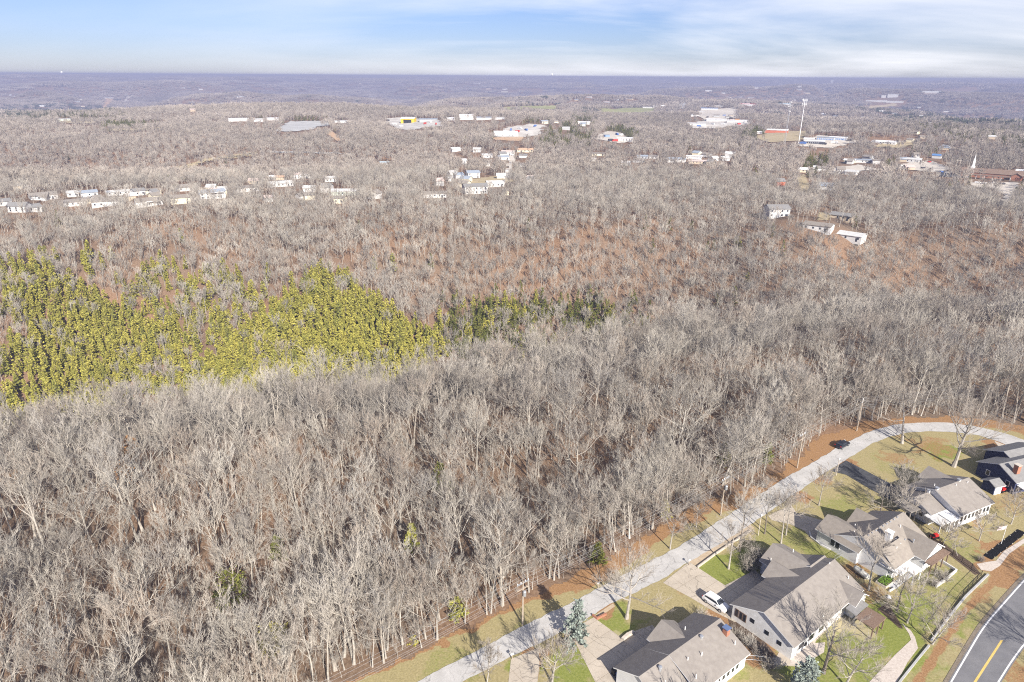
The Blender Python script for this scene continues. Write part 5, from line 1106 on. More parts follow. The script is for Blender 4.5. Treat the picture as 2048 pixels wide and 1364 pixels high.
def flag(t, h):
    mb = MB(); n = 12
    for i in range(n+1):
        x = -i*.14; y = .09*math.sin(i*.9)*(i/n+.2); dz = -.03*i; mb.v += [(x, y, h-.1+dz), (x, y+.05, h-.95+dz*1.2), (x, y+.012, h-.1+dz), (x, y+.062, h-.95+dz*1.2)]
    for i in range(n): k = 4*i; mb.f += [(k, k+1, k+5, k+4), (k+2, k+6, k+7, k+3)]; mb.m += [0, 0]
    mb.build('flag', mat('faded_flag', (.62, .48, .48), (.74, .70, .70), 2), t); MB().lathe([(.01, h-.02), (.09, h+.06), (.01, h+.15)], 8).build('finial', METAL, t)
simple_pole('flagpole', (2002, 1088), 4.4, TRIM, 'white flagpole with a faded flag on the lawn at right', 'flagpole', .05, flag)

# ------------------------------------------------------------------ small things in the yards
def bin_(px, py, m, label, cat='bin', rz=.6):
    x, y = g(px, py); t = thing('wheelie_bin', label, cat, (x, y, .06), rz); b = MB()
    b.add([(-.25, -.27, 0.05), (.25, -.27, 0.05), (.25, .27, 0.05), (-.25, .27, 0.05), (-.32, -.35, 1.0), (.32, -.35, 1.0), (.32, .35, 1.0), (-.32, .35, 1.0)], [(0, 3, 2, 1), (4, 5, 6, 7), (0, 1, 5, 4), (1, 2, 6, 5), (2, 3, 7, 6), (3, 0, 4, 7)]); b.build('bin_body', m, t)
    MB().box(-.35, .35, -.38, .38, 1.01, 1.08).build('lid', m, t)
    for s in (-.24, .24): w = MB().lathe([(.01, -.04), (.12, -.04), (.12, .04), (.01, .04)], 10).build('wheel', BLACK, t, loc=(s, .36, .12)); w.rotation_euler = (0, R(90), 0)
bin_(1641, 1085, BLUE, 'blue bin at the side wall of the white chimney house')
bin_(1237, 1357, BLUE, 'darker blue bin left of its pair at the bottom edge house', rz=.9); bin_(1247, 1362, mat('pale_blue_plastic', (.12, .33, .62), rough=.4), 'paler blue bin right of its pair at the bottom edge house', rz=.3)
bin_(1228, 1350, BLACK, 'black bin in the shade of the bottom edge house')
def tank():
    x, y = g(1722, 1152); t = thing('propane_tank', 'cream lying gas tank between the two white houses', 'tank', (x, y, 0), head((1709, 1142), (1735, 1162)))
    o = MB().lathe([(.01, -1.75), (.32, -1.65), (.5, -1.38), (.54, -1.2), (.54, 1.2), (.5, 1.38), (.32, 1.65), (.01, 1.75)], 18).build('shell', TANK, t, smooth=True, loc=(0, 0, .78)); o.rotation_euler = (0, R(90), 0)
    for s in (-1, 1): MB().box(s-.08, s+.08, -.35, .35, 0, .42).build('foot', STONE, t)
    MB().lathe([(.01, 1.3), (.2, 1.3), (.22, 1.45), (.12, 1.55), (.01, 1.56)], 10).build('dome', TANK, t)
tank()
def grill(px, py, label, r):
    x, y = g(px, py); t = thing('kettle_grill', label, 'grill', (x, y, .05)); MB().lathe([(.05, .4), (r*.8, .55), (r, .85), (r*.85, 1.1), (.05, 1.28)], 16).build('kettle', BLACK, t)
    for a in (0, 2.1, 4.2): MB().tube([(r*.7*math.cos(a), r*.7*math.sin(a), .6), (r*math.cos(a), r*math.sin(a), 0)], .035, 5).build('leg', BLACK, t)
grill(1577, 1305, 'larger round black grill at the rear corner of the white brick house', .75); grill(1605, 1294, 'smaller round black grill beside the brown bench', .55)
def bench(px, py, label, rz):
    x, y = g(px, py); t = thing('bench', label, 'bench', (x, y, .05), rz); MB().box(-1.1, 1.1, -.25, .25, .4, .47).build('seat', WOOD, t); MB().box(-1.1, 1.1, .25, .31, .47, .95).build('backrest', WOOD, t)
    for s in (-.95, .95): MB().box(s-.05, s+.05, -.22, .26, 0, .4).build('leg', WOOD, t)
bench(1617, 1278, 'brown bench on the rear patio of the white brick house', R(36))
def stone(px, py, label, r=.35):
    x, y = g(px, py); mb = MB(); rng = random.Random(px); pr = [(r*.6, 0), (r, r*.3), (r*.75, r*.75), (.02, r*.9)]; mb.lathe(pr, 9)
    mb.v = [(a*rng.uniform(.8, 1.2), b*rng.uniform(.8, 1.2), c) for a, b, c in mb.v]; tag(mb.build('stone', TRIM, loc=(x, y, .03)), label, 'stone')
stone(1756, 1237, 'small white block alone on the green rear lawn'); stone(1778, 1196, 'white stone beside the bright green planter', .4)
def hedge_strip():
    a, b = g(1975, 1116), g(2044, 1063); c = ((a[0]+b[0])/2, (a[1]+b[1])/2); L = math.dist(a, b); t = thing('ground_cover_sheet', 'long black sheet laid on the lawn behind the flagpole', 'ground sheet', (c[0], c[1], 0), math.atan2(b[1]-a[1], b[0]-a[0]))
    mb = MB(); rng = random.Random(4); n = 24
    for i in range(n+1):
        x = -L/2+L*i/n; mb.v += [(x, -.75+rng.gauss(0, .03), .1), (x, 0, .13+rng.gauss(0, .02)), (x, .75+rng.gauss(0, .03), .1)]
    for i in range(n): k = 3*i; mb.f += [(k, k+3, k+4, k+1), (k+1, k+4, k+5, k+2)]; mb.m += [0, 0]
    mb.build('sheet', mat('black_fabric', (.006, .006, .007), rough=1), t)
    for i in range(6):
        for s in (-.7, .7): MB().lathe([(.01, .12), (.1, .14), (.08, .2), (.01, .21)], 6, (-L/2+L*(i+.5)/6, s)).build('weight', STONE, t)
hedge_strip()
def planter():
    P = gl([(1761, 1150), (1786, 1178), (1773, 1181), (1757, 1166)]); x, y = g(1770, 1165); t = thing('raised_planter', 'raised planter full of bright green plants by the pergola', 'planter', (x, y, 0), R(35))
    mb = MB()
    for x0, x1, y0, y1 in ((-1.6, 1.6, -.95, -.85), (-1.6, 1.6, .85, .95), (-1.6, -1.5, -.85, .85), (1.5, 1.6, -.85, .85)): mb.box(x0, x1, y0, y1, 0, .45)
    mb.build('frame', STONE, t); MB().box(-1.5, 1.5, -.85, .85, .1, .38).build('soil', SOIL, t)
    rng = random.Random(2); f = MB()
    for i in range(420):
        c = (rng.uniform(-1.45, 1.45), rng.uniform(-.8, .8), .42+rng.random()*.35); a = rng.random()*6.28; s = .13; f.add([(c[0]-s*math.cos(a), c[1]-s*math.sin(a), c[2]), (c[0]+s*.5*math.sin(a), c[1]-s*.5*math.cos(a), c[2]+.06), (c[0]+s*math.cos(a), c[1]+s*math.sin(a), c[2]+.05), (c[0]-s*.5*math.sin(a), c[1]+s*.5*math.cos(a), c[2]+.06)], [(0, 1, 2, 3)])
    f.build('leaves', mat('bright_leaves', (.10, .20, .02), (.2, .32, .05), 6), t)
planter()
def wall_line(name, pts, label, cat, h, w, m, cap=None):
    P = gl(pts); x0, y0 = P[0]; t = thing(name, label, cat, (x0, y0, 0)); mb = MB(); n = len(P)
    Q = rot2(P, 0, w/2); S = rot2(P, 0, -w/2); o = 0
    for i in range(n): mb.v += [(Q[i][0]-x0, Q[i][1]-y0, -.2), (S[i][0]-x0, S[i][1]-y0, -.2), (S[i][0]-x0, S[i][1]-y0, h), (Q[i][0]-x0, Q[i][1]-y0, h)]
    for i in range(n-1):
        k = 4*i
        for j in range(4): mb.f.append((k+j, k+(j+1) % 4, k+4+(j+1) % 4, k+4+j)); mb.m.append(0)
    mb.f += [(0, 1, 2, 3), (4*n-1, 4*n-2, 4*n-3, 4*n-4)]; mb.m += [0, 0]
    mb.build('wall', m, t); return t
GREYW = mat('grey_concrete_wall', (.36, .36, .36), (.46, .46, .455), 1.5)
PALEW = mat('pale_concrete_wall', (.55, .54, .52), (.66, .65, .63), 1.5)
wall_line('garden_wall', [(1852, 1106), (1880, 1123), (1912, 1143), (1893, 1160), (1871, 1175)], 'low white retaining wall round the terraced corner of the lawn', 'wall', .55, .3, PALEW)
wall_line('garden_wall', [(1976, 1150), (1930, 1195), (1890, 1245), (1862, 1283)], 'long low grey wall along the highway side of the lawn', 'wall', .3, .3, GREYW)
wall_line('garden_wall', [(1858, 1292), (1835, 1320), (1800, 1364), (1780, 1395)], 'low grey wall beside the pale gravel path at the bottom', 'wall', .28, .28, GREYW)
wall_line('garden_wall', [(1395, 1136), (1430, 1110), (1470, 1083), (1502, 1063)], 'thin pale retaining wall between kerb and bright green lawn', 'wall', .4, .25, STONE)
wall_line('garden_wall', [(1185, 1232), (1194, 1239), (1212, 1230)], 'short low brick wall at the corner of the bottom drive', 'wall', .45, .3, BRICK)
wall_line('garden_wall', [(1245, 1281), (1255, 1272), (1268, 1266)], 'short stone wall by the steps of the bottom edge house', 'wall', .5, .5, STONE)
wall_line('garden_wall', [(1778, 1184), (1790, 1177)], 'short pale edging at the planter corner', 'wall', .35, .2, PALEW)
wall_line('garden_wall', [(1618, 1064), (1622, 1076), (1640, 1090), (1660, 1100)], 'curved low pale edging beside the blue bin', 'wall', .3, .25, PALEW)
def fence(name, pts, label, h, m, sp=2.2, rails=(0.25, 0.95), mesh=False):
    P = gl(pts); x0, y0 = P[0]; t = thing(name, label, 'fence', (x0, y0, 0)); P = [(x-x0, y-y0) for x, y in P]
    for (ax, ay), (bx, by) in zip(P[:-1], P[1:]):
        L = math.dist((ax, ay), (bx, by)); n = max(1, round(L/sp))
        for i in range(n+1):
            f = i/n; MB().tube([(ax+(bx-ax)*f, ay+(by-ay)*f, -.2), (ax+(bx-ax)*f, ay+(by-ay)*f, h)], .045, 6).build('post', m, t)
        for r in rails: MB().tube([(ax, ay, h*r), (bx, by, h*r)], .028, 5).build('rail', m, t)
        if mesh:
            w = MB(); k = int(L/.45)
            for i in range(k):
                f0 = i/k; f1 = min(1, f0+h/L)
                for zz in ((.08, h*.95), (h*.95, .08)): w.tube([(ax+(bx-ax)*f0, ay+(by-ay)*f0, zz[0]), (ax+(bx-ax)*f1, ay+(by-ay)*f1, zz[1])], .008, 3, cap=False)
            w.build('wire_mesh', m, t)
fence('chain_link_fence', [(1863, 1078), (1905, 1110), (1962, 1152), (1925, 1190), (1866, 1276)], 'black wire fence round the lawn corner behind the white chimney house', 1.2, BLACK, mesh=True)
fence('chain_link_fence', [(1479, 1322), (1506, 1322), (1560, 1330)], 'pale wire fence at the rear of the bottom edge house', 1.2, METAL, mesh=True)
fence('rail_fence', [(1690, 1060), (1760, 1020), (1806, 1036), (1860, 1078)], 'thin dark rail fence between the stepped roof house and its neighbour', 1.0, WOOD)
fence('chain_link_fence', [(1668, 1122), (1690, 1108)], 'short grey fence gate between the two white houses', 1.3, METAL, mesh=True)
def tractor(px, py, label):
    x, y = g(px, py); t = thing('ride_on_mower', label, 'mower', (x, y, .03), .4); MB().box(-.2, .8, -.35, .35, .35, .8).build('bonnet', RED, t); MB().box(-.8, -.2, -.45, .45, .4, .55).build('deck', RED, t)
    MB().box(-.7, -.3, -.25, .25, .56, .65).build('seat', BLACK, t); MB().box(-.75, -.65, -.25, .25, .66, 1.05).build('seat_back', BLACK, t); MB().tube([(0, 0, .8), (-.15, 0, 1.1)], .03, 6).build('steering_column', BLACK, t)
    for wx, wr in ((-.5, .3), (.55, .22)):
        for s in (-.5, .5): w = MB().lathe([(.02, -.1), (wr, -.1), (wr, .1), (.02, .1)], 12).build('wheel', BLACK, t, loc=(wx, s, wr)); w.rotation_euler = (R(90), 0, 0)
tractor(2003, 983, 'red ride on mower beside the white front of the navy shed')
tractor(1868, 1076, 'small red machine in the shade behind the white chimney house')
def mailbox(px, py, label):
    x, y = g(px, py); t = thing('mailbox', label, 'mailbox', (x, y, 0), R(40)); MB().box(-.06, .06, -.06, .06, -.2, 1.0).build('post', POLEW, t); m = MB(); m.box(-.25, .25, -.1, .1, 1.0, 1.15); m.add([(-.25, -.1, 1.154), (.25, -.1, 1.154), (.25, 0, 1.25), (-.25, 0, 1.25), (.25, .1, 1.154), (-.25, .1, 1.154)], [(0, 1, 2, 3), (3, 2, 4, 5), (0, 3, 5), (1, 4, 2)]); m.build('box', TRIM, t)
mailbox(1196, 1176, 'white mailbox on the wood side of the street by the leaning shade'); mailbox(1024, 1319, 'brown posted mailbox at the small bottom drive'); mailbox(1378, 1130, 'mailbox at the kerb corner of the big concrete drive')

# ------------------------------------------------------------------ single yard trees
def tree_thing(name, label, loc, tm, cm, rz=0, sc=1.0, group=None, cat='tree'):
    t = thing(name, label, cat, loc, rz, group, (sc, sc, sc))
    for nm, me in (('trunk', tm), ('crown', cm)):
        if me: o = bpy.data.objects.new(nm, me); COL.objects.link(o); o.parent = t
    return t
PALEB = tinted('pale_bark', [(0.38, 0.35, 0.31), (0.45, 0.415, 0.37)], noise=(2, .75, 1.1))
YTWIG = tinted('yard_twigs', [(0.30, 0.265, 0.23), (0.38, 0.34, 0.295)])
def yard(px, py, label, h, seed, pale=True, z=0, loc=None, **k):
    x, y = loc if loc else g(px, py); a = dict(h=h, r0=h*.014, base=.28, spread=42, nl=11, nb=8, nt=8, nu=6, twig_r=.0125, fill=1.05, upw=.09, lead=.75); a.update(k)
    t, c = bare_tree(seed, **a); return tree_thing('bare_tree', label, (x, y, z), t.mesh('trunk', PALEB if pale else DARKBARK), c.mesh('crown', YTWIG if pale else TWIG), 0)
yard(1253, 1237, 'wide pale bare tree on the lawn above the bottom edge house', 13.5, 1, base=.3, spread=50, nl=13, r0=.3)
yard(1907, 933, 'largest bare tree with thick trunk inside the street bend', 18.5, 2, base=.26, spread=60, nl=15, r0=.46, nb=9)
yard(1804, 887, 'tall bare tree at the inner kerb of the street bend', 15, 3, base=.42, spread=40, r0=.34, nl=9)
yard(1562, 1087, 'front slim pale tree of the pair by the shaded driveway', 11, 4, base=.5, spread=40, r0=.17, nl=9)
yard(1571, 1070, 'rear slim pale tree of the pair by the shaded driveway', 10.5, 5, base=.45, spread=44, r0=.16, nl=9)
yard(1637, 1011, 'pale forked tree on the lawn beside the asphalt drive', 9, 6, base=.4, spread=42, r0=.16)
yard(1479, 1103, 'tall twiggy tree between kerb strip and white brick house', 12.5, 7, base=.45, spread=40, r0=.2, pale=False)
yard(1457, 1138, 'spreading pale tree on the bright green lawn', 9.5, 8, base=.35, spread=58, r0=.2)
yard(1529, 1068, 'dark slender tree beside the thin lamp post at the kerb', 9.5, 9, base=.4, spread=34, r0=.15, pale=False)
yard(1542, 1047, 'tiny sapling at the mouth of the shaded driveway', 3.2, 10, base=.4, nl=5, nb=4, nt=4, nu=2, r0=.05)
yard(1760, 1026, 'small dark crooked tree before the stepped roof house', 6.5, 11, base=.25, spread=52, pale=False, r0=.15)
yard(1800, 1000, 'dense dark crowned tree over the front roof of the stepped house', 8.5, 41, base=.3, spread=46, pale=False, r0=.15, nl=12)
yard(1809, 1034, 'small white limbed tree between the two neighbours near the fence', 7.5, 12, base=.3, spread=50, r0=.16)
yard(1958, 1082, 'round twiggy tree on the lawn left of the flagpole', 6.5, 13, base=.25, spread=50, r0=.14, nl=12)
yard(2022, 1048, 'twiggy tree with white painted foot right of the rear windows', 7.5, 14, base=.2, spread=46, r0=.15, nl=12)
yard(1886, 1090, 'twiggy little tree by the small red machine', 5.5, 15, base=.25, spread=50, r0=.1)
yard(1917, 1112, 'leaning small tree at the black wire fence', 4.2, 16, base=.5, spread=60, r0=.09, lean=.5, nl=6)
yard(1737, 1180, 'tall forked tree beside the cream gas tank', 11.5, 17, base=.45, spread=32, r0=.2)
yard(1794, 1222, 'bare tree in the mulch left of the gravel path top', 9, 18, base=.35, spread=44, r0=.17, pale=False)
yard(1814, 1245, 'wide bare tree leaning over the lawn at the gravel path top', 9, 19, base=.25, spread=56, r0=.18, lean=.15)
yard(1863, 1288, 'grey bare tree at the corner of the long grey wall', 7.5, 20, base=.2, spread=50, r0=.16, lean=.12, nl=12)
yard(1647, 1346, 'large dark trunked tree behind the white brick house', 11.5, 21, base=.3, spread=54, r0=.3, pale=False, nl=12)
yard(1690, 1372, 'spreading tree on the rear lawn at the bottom edge', 9, 22, base=.2, spread=58, r0=.2, nl=12)
yard(1103, 1366, 'dense round pale tree at the bottom between the two drives', 8.5, 23, base=.25, spread=52, r0=.2, nl=16, nb=8)
yard(974, 1368, 'small white barked tree at the street edge at the bottom', 6.5, 24, base=.3, spread=46, r0=.12)
yard(0, 0, 'bare tree whose shadow falls on the bottom edge roof', 11, 25, loc=(28.5, 62), base=.25, spread=46, r0=.22, nl=12)
yard(0, 0, 'bare tree whose shadow falls on the highway', 12, 26, loc=(88, 76), base=.3, spread=50, r0=.25, nl=12)
yard(0, 0, 'bare tree standing right of the highway bend', 12, 27, loc=(103, 88), base=.3, spread=50, r0=.25, nl=12)
yard(1392, 1055, 'twiggy young tree at the street edge left of the driveway pole', 7.5, 28, base=.3, spread=46, r0=.12)
yard(1340, 1098, 'bare tree at the wood side of the street below the driveway pole', 10, 29, base=.35, spread=44, r0=.16)
def shrub(px, py, label, h, w, seed, m1=None, m2=None, n=26):
    x, y = g(px, py); rng = random.Random(seed); tr, cr = Twigs(), Twigs()
    for i in range(n):
        a = rng.random()*6.28; el = rng.uniform(.15, 1.1); d = (math.sin(el)*math.cos(a), math.sin(el)*math.sin(a), math.cos(el)); p, dd = curve(rng, (rng.gauss(0, w*.12), rng.gauss(0, w*.12), 0), d, h*rng.uniform(.7, 1.1), 4, .05, .14)
        tr.stick(p, [.03, .026, .02, .015, .01], 3)
        for j in range(7):
            q, qd = at(p, .25+.1*j); e, _ = curve(rng, q, fork(rng, qd, R(rng.uniform(25, 60))), h*rng.uniform(.25, .45), 2, .02, .12); cr.stick(e, [.016, .012, .005], 3, True)
            for u in range(3): q2, d2 = at(e, .3*u+.1); e2, _ = curve(rng, q2, fork(rng, d2, .6), h*.18, 1); cr.stick(e2, [.011, .005], 3, True)
    t = thing('shrub', label, 'shrub', (x, y, 0)); tr.mesh('stems', m1 or BARK); 
    for nm, q, m in (('stems', tr, m1 or DARKBARK), ('twigs', cr, m2 or TWIG)): o = bpy.data.objects.new(nm, q.mesh(nm, m)); COL.objects.link(o); o.parent = t
shrub(1515, 1128, 'big grey twiggy bush in the shade before the white brick house', 3.6, 3.5, 1, n=60)
shrub(1497, 1140, 'second grey twiggy bush nearer the bright green lawn', 2.8, 3, 2, n=46)
for i, (px, py, h) in enumerate(((1402, 1240, 2.0), (1425, 1250, 1.6), (1470, 1275, 2.2), (1492, 1290, 2.4), (1515, 1310, 2.2), (1538, 1335, 2.4))):
    shrub(px, py, ['bare shrub nearest the brick chimney', 'low bare shrub second along the hedge row from the brick chimney', 'bare shrub in the hedge row below the white car', 'bare shrub in the middle of the hedge row between the two roofs', 'bare shrub in the hedge row by the white brick wall', 'last bare shrub of the hedge row beside the blue green spruce'][i], h, 2, 10+i)
shrub(1885, 1160, 'dark twiggy bush in the corner of the white retaining wall', 2.2, 2.5, 20, n=40); shrub(1867, 1172, 'grey bush at the lower end of the white retaining wall', 1.8, 2, 21)
shrub(1960, 1122, 'grey bush at the left end of the black sheet', 1.2, 1, 22); shrub(1232, 1165, 'twiggy bush under the wide pale tree by the street', 2.4, 3, 23, n=34); shrub(1395, 1000, 'orange tinted twiggy bush on the wood side of the street', 3, 3, 24, n=34); shrub(1530, 975, 'twiggy bush at the wood edge above the street', 3, 3, 25, n=34)
def ever(px, py, label, h, w, seed, m, n=700, s=.5, conic=.8, base=.04, name='evergreen_tree', droop=.12):
    x, y = g(px, py); t, c = needle_tree(seed, h=h, rw=w, base=base, n=n, s=s, conic=conic, droop=droop); return tree_thing(name, label, (x, y, 0), t.mesh('trunk', DARKBARK), c.mesh('crown', m))
ever(1149, 1287, 'tall blue green spruce at the street edge by the bottom drive', 8.6, 2.2, 31, SPRUCE, 2000, .42, .62, name='spruce_tree')
ever(1604, 1392, 'blue green spruce behind the white brick house at the bottom edge', 7.0, 2.6, 32, SPRUCE, 2000, .42, .65, name='spruce_tree')
ever(916, 1236, 'round yellow green cedar at the wood edge left of the transformer pole', 4.2, 1.7, 33, PINE, 1000, .34, .5)
ever(828, 1287, 'knee high yellow green cedar at the wood edge in leaf litter', 1.6, .8, 34, PINE, 300, .25, .6)
ever(1332, 1035, 'yellow green cedar standing among trunks left of the driveway pole', 4.5, 1.2, 35, PINE, 700, .34, .7)
ever(1195, 1125, 'dark green cedar at the wood edge under the wires', 4.5, 1.8, 36, CEDAR, 800, .4, .7)
ever(1790, 1063, 'small yellow green bush beside the stepped house porch', 2.2, .9, 37, PINE, 300, .25, .6)

# ------------------------------------------------------------------ the woods
rng = np.random.default_rng(7)
HOLES = [(g(px, py), r) for px, py, r in ((826, 1100, 1.8), (885, 985, 3), (560, 1125, 2.2), (465, 1200, 3), (550, 1300, 3), (265, 915, 2), (255, 972, 2.5), (1530, 930, 2), (1400, 985, 2))]
def clear_of(X, Y, Z, hgt=7.0, far=False):
    px, py = proj(X, Y, Z); k = ~inpoly(px, py, NEARCLEAR) if not far else np.ones(X.shape, bool)
    tx, ty = proj(X, Y, Z+hgt)
    for pl in _ft: k &= ~inpoly(px, py, pl) & ~inpoly(tx, ty, pl)
    u = rng.random(X.shape); pt = proj(X, Y, Z+hgt*1.35)[1]; dist = np.hypot(X, Y)
    for x, y, z, r, a, b, top, base in FB:
        dd = math.hypot(x, y); hd = np.hypot(X-x, Y-y); k &= hd > r
        m = (dist < dd) & (dist > np.maximum(dd*0.62, dd-190)) & (px > a-1.5) & (px < b+1.5) & (pt < base-1) & (py > top)
        k &= ~(m & (u < (0.66 if dd < 800 else 0.93)))
    return k
# nearest wood: 265 single trees, the rest of it one mass
X, Y = scatter(rng, 55, 238, 4.35, .80, 22); Z = T(X, Y); k = clear_of(X, Y, Z)
ex_, ey_ = scatter(rng, 55, 238, 2.7, .80, 22); ed_ = seg_d(ex_, ey_, gl(WOODLINE)); ek = clear_of(ex_, ey_, T(ex_, ey_)) & (ed_ < 8) & (rng.random(ex_.shape) < .75); n0 = len(X); X = np.r_[X, ex_[ek]]; Y = np.r_[Y, ey_[ek]]; Z = T(X, Y); k = np.r_[k, np.ones(ek.sum(), bool)]
for (hx, hy), r in HOLES: k &= np.hypot(X-hx, Y-hy) > r
k &= rng.random(X.shape) > 0.12+0.45*(fbm(X/11, Y/11, 77, 2) > 0.11)
X, Y, Z = X[k], Y[k], Z[k]
sc = rng.uniform(0.72, 1.30, X.shape)*(1+0.25*fbm(X/30, Y/30, 61, 2)); tn = rng.uniform(0, 6.283, X.shape); so = rng.integers(0, len(NEARM), X.shape)
px, py = proj(X, Y, Z+8); vis = (px > -10) & (px < 2058) & (py < 1400)
order = np.argsort(np.hypot(X, Y)+np.where(vis, 0, 1e5)); NS = 258
edge_d = seg_d(X, Y, gl(WOODLINE))
EDGE = [((772, 1316), 'slim pale trunk at the wood edge nearest the bottom of the frame'), ((745, 1334), 'pale tree second from the bottom at the wood edge'), ((874, 1279), 'white forked tree at the wood edge with one low side limb'), ((982, 1226), 'straight pale tree at the wood edge left of the transformer pole'), ((930, 1246), 'pale trunk beside the round yellow green cedar'),
        ((1108, 1160), 'pair trunked pale tree at the wood edge right of the transformer pole'), ((1118, 1156), 'straight pale tree right of the pair trunked one'), ((1350, 1012), 'white limbed broad tree at the wood edge by the yellow green cedar'), ((1580, 915), 'pale tree at the wood edge beside the orange leaf pole'), ((1640, 866), 'tall pale tree at the wood edge above the dark car'), ((1715, 845), 'broad tree at the wood edge behind the bend pole'), ((795, 905), 'wide pale crowned tree standing proud at the far rim of the near wood')]
for i, ((ex, ey), lab) in enumerate(EDGE):
    x, y = g(ex, ey)
    if i == 11: x, y = g(805, 880)
    t, c = bare_tree(700+i, h=[12, 11, 10.5, 11.5, 10, 12, 11, 12.5, 12, 14, 15, 13][i], r0=[.13, .13, .2, .15, .13, .17, .14, .22, .17, .2, .24, .25][i], base=[.4, .42, .3, .45, .4, .35, .5, .3, .4, .38, .3, .3][i], spread=[34, 32, 46, 32, 36, 34, 30, 52, 38, 36, 48, 52][i], nl=10, nb=6, nt=6, nu=4)
    tree_thing('bare_tree', lab, (x, y, 0), t.mesh('trunk', PALEB), c.mesh('crown', YTWIG))
for q in order[:NS]:
    tm, cm, _ = NEARM[so[q]]
    at_edge = edge_d[q] < 6; lab = 'bare grey tree in the front rank of the wood along the street' if at_edge else ('bare grey tree crowded inside the wood left of the transformer pole' if X[q] < 2 else 'bare grey tree crowded inside the wood above the street')
    grp = 'front rank of the bare wood' if at_edge else ('bare wood left of the transformer pole' if X[q] < 2 else 'bare wood above the street')
    tree_thing('bare_tree', lab, (X[q], Y[q], Z[q]), tm, cm, tn[q], sc[q], grp)
r_ = order[NS:]; forest('bare_wood', 'grey leafless wood covering the near ridge', np.stack([X, Y, Z, sc, tn, so], 1)[r_], [m[2] for m in NEARM])
# understory brush in the near wood
X, Y = scatter(rng, 55, 238, 1.9, .80, 15); ed_ = seg_d(X, Y, gl(WOODLINE)); Z = T(X, Y); k = clear_of(X, Y, Z) & (ed_ < 9) & (rng.random(X.shape) < .8); X, Y, Z = X[k], Y[k], Z[k]; n = len(X)
forest('edge_brush', 'twiggy brush and saplings along the street edge of the wood', np.stack([X, Y, Z, rng.uniform(.16, .42, n), rng.uniform(0, 6.28, n), rng.integers(0, len(NEARM), n)], 1), [m[2] for m in NEARM], 'brush')
X, Y = scatter(rng, 55, 200, 4.2, .80, 15); Z = T(X, Y); k = clear_of(X, Y, Z); X, Y, Z = X[k], Y[k], Z[k]; n = len(X)
forest('brush', 'thin grey brush under the near wood', np.stack([X, Y, Z, rng.uniform(.22, .45, n), rng.uniform(0, 6.28, n), rng.integers(0, 8, n)], 1), MIDM, 'brush')
for px, py, h, w, m, lab, cn in ((826, 1112, 5, 1.3, PINE, 'slim yellow green cedar deep in the wood left of the transformer pole', .7), (885, 1000, 6.5, 2.2, CEDAR, 'dull green cedar in the middle of the wood', .6), (560, 1140, 5, 1.5, CEDAR, 'dull green cedar left of the slim yellow green one', .6), (465, 1225, 6, 2.4, CEDAR, 'broad dull green cedar at lower left in the wood', .5), (550, 1318, 4.5, 2.2, PINE, 'yellow green cedar low in the wood near the bottom edge', .5),
    (265, 925, 4.5, 1.3, OAKLEAF, 'upper tree still holding orange brown leaves at left', .5), (256, 985, 5.5, 1.6, OAKLEAF, 'lower larger tree still holding orange brown leaves at left', .5), (1530, 940, 4.5, 1.4, CEDAR, 'dark cedar in the wood above the driveway pole', .6), (44, 992, 3.5, 1.0, OAKLEAF, 'small tree holding orange brown leaves by the left edge', .5), (1445, 945, 5.5, 1.8, CEDAR, 'dull green cedar behind the driveway pole', .6)):
    ever(px, py, lab, h+2.5, w*1.25, px, m, 900, .42, cn, .25, 'oak_tree' if m is OAKLEAF else 'evergreen_tree')
# the slope across the valley
X, Y = scatter(rng, 238, 640, 4.75, .80, 30); Z = T(X, Y)
PA = [(0, 520), (60, 515), (110, 545), (180, 580), (270, 640), (330, 655), (310, 720), (240, 790), (150, 850), (0, 850)]
PB = [(640, 548), (700, 560), (780, 600), (870, 690), (860, 725), (780, 760), (600, 790), (390, 805), (370, 760), (440, 690), (560, 610)]
PC = [(60, 495), (330, 520), (560, 560), (560, 610), (440, 690), (370, 760), (300, 800), (240, 790), (310, 720), (330, 655), (180, 580)]
PD = [(870, 650), (940, 615), (1100, 600), (1190, 585), (1240, 600), (1300, 630), (1270, 660), (1000, 700), (900, 730)]
PF = [(560, 520), (760, 540), (960, 600), (1290, 610), (1320, 650), (900, 760), (840, 790), (560, 640)]
PE = [(340, 475), (380, 470), (385, 510), (345, 510)]
px, py = proj(X, Y, Z+4); u = rng.random(X.shape); nz = fbm(X/12, Y/12, 91, 2); px = px+fbm(X/9, Y/9, 93, 3)*150; py = py+fbm(X/9, Y/9, 95, 3)*70
pine = (inpoly(px, py, PA) & (u < .80+nz)) | (inpoly(px, py, PB) & (u < .86+nz*.8)) | (inpoly(px, py, PC) & (u < .30+nz*1.6)) | (inpoly(px, py, PE) & (u < .6))
ced = inpoly(px, py, PD) & (u < .62+nz*1.2); lone = (py > 440) & (u > .989); ced |= lone & ~pine
k = clear_of(X, Y, Z); hgap = fbm(X/22, Y/22, 55, 3)
bare = k & ~pine & ~ced & (rng.random(X.shape) < .84-.9*np.clip(hgap-.06, 0, 1)*2.2); pine &= k; ced &= k
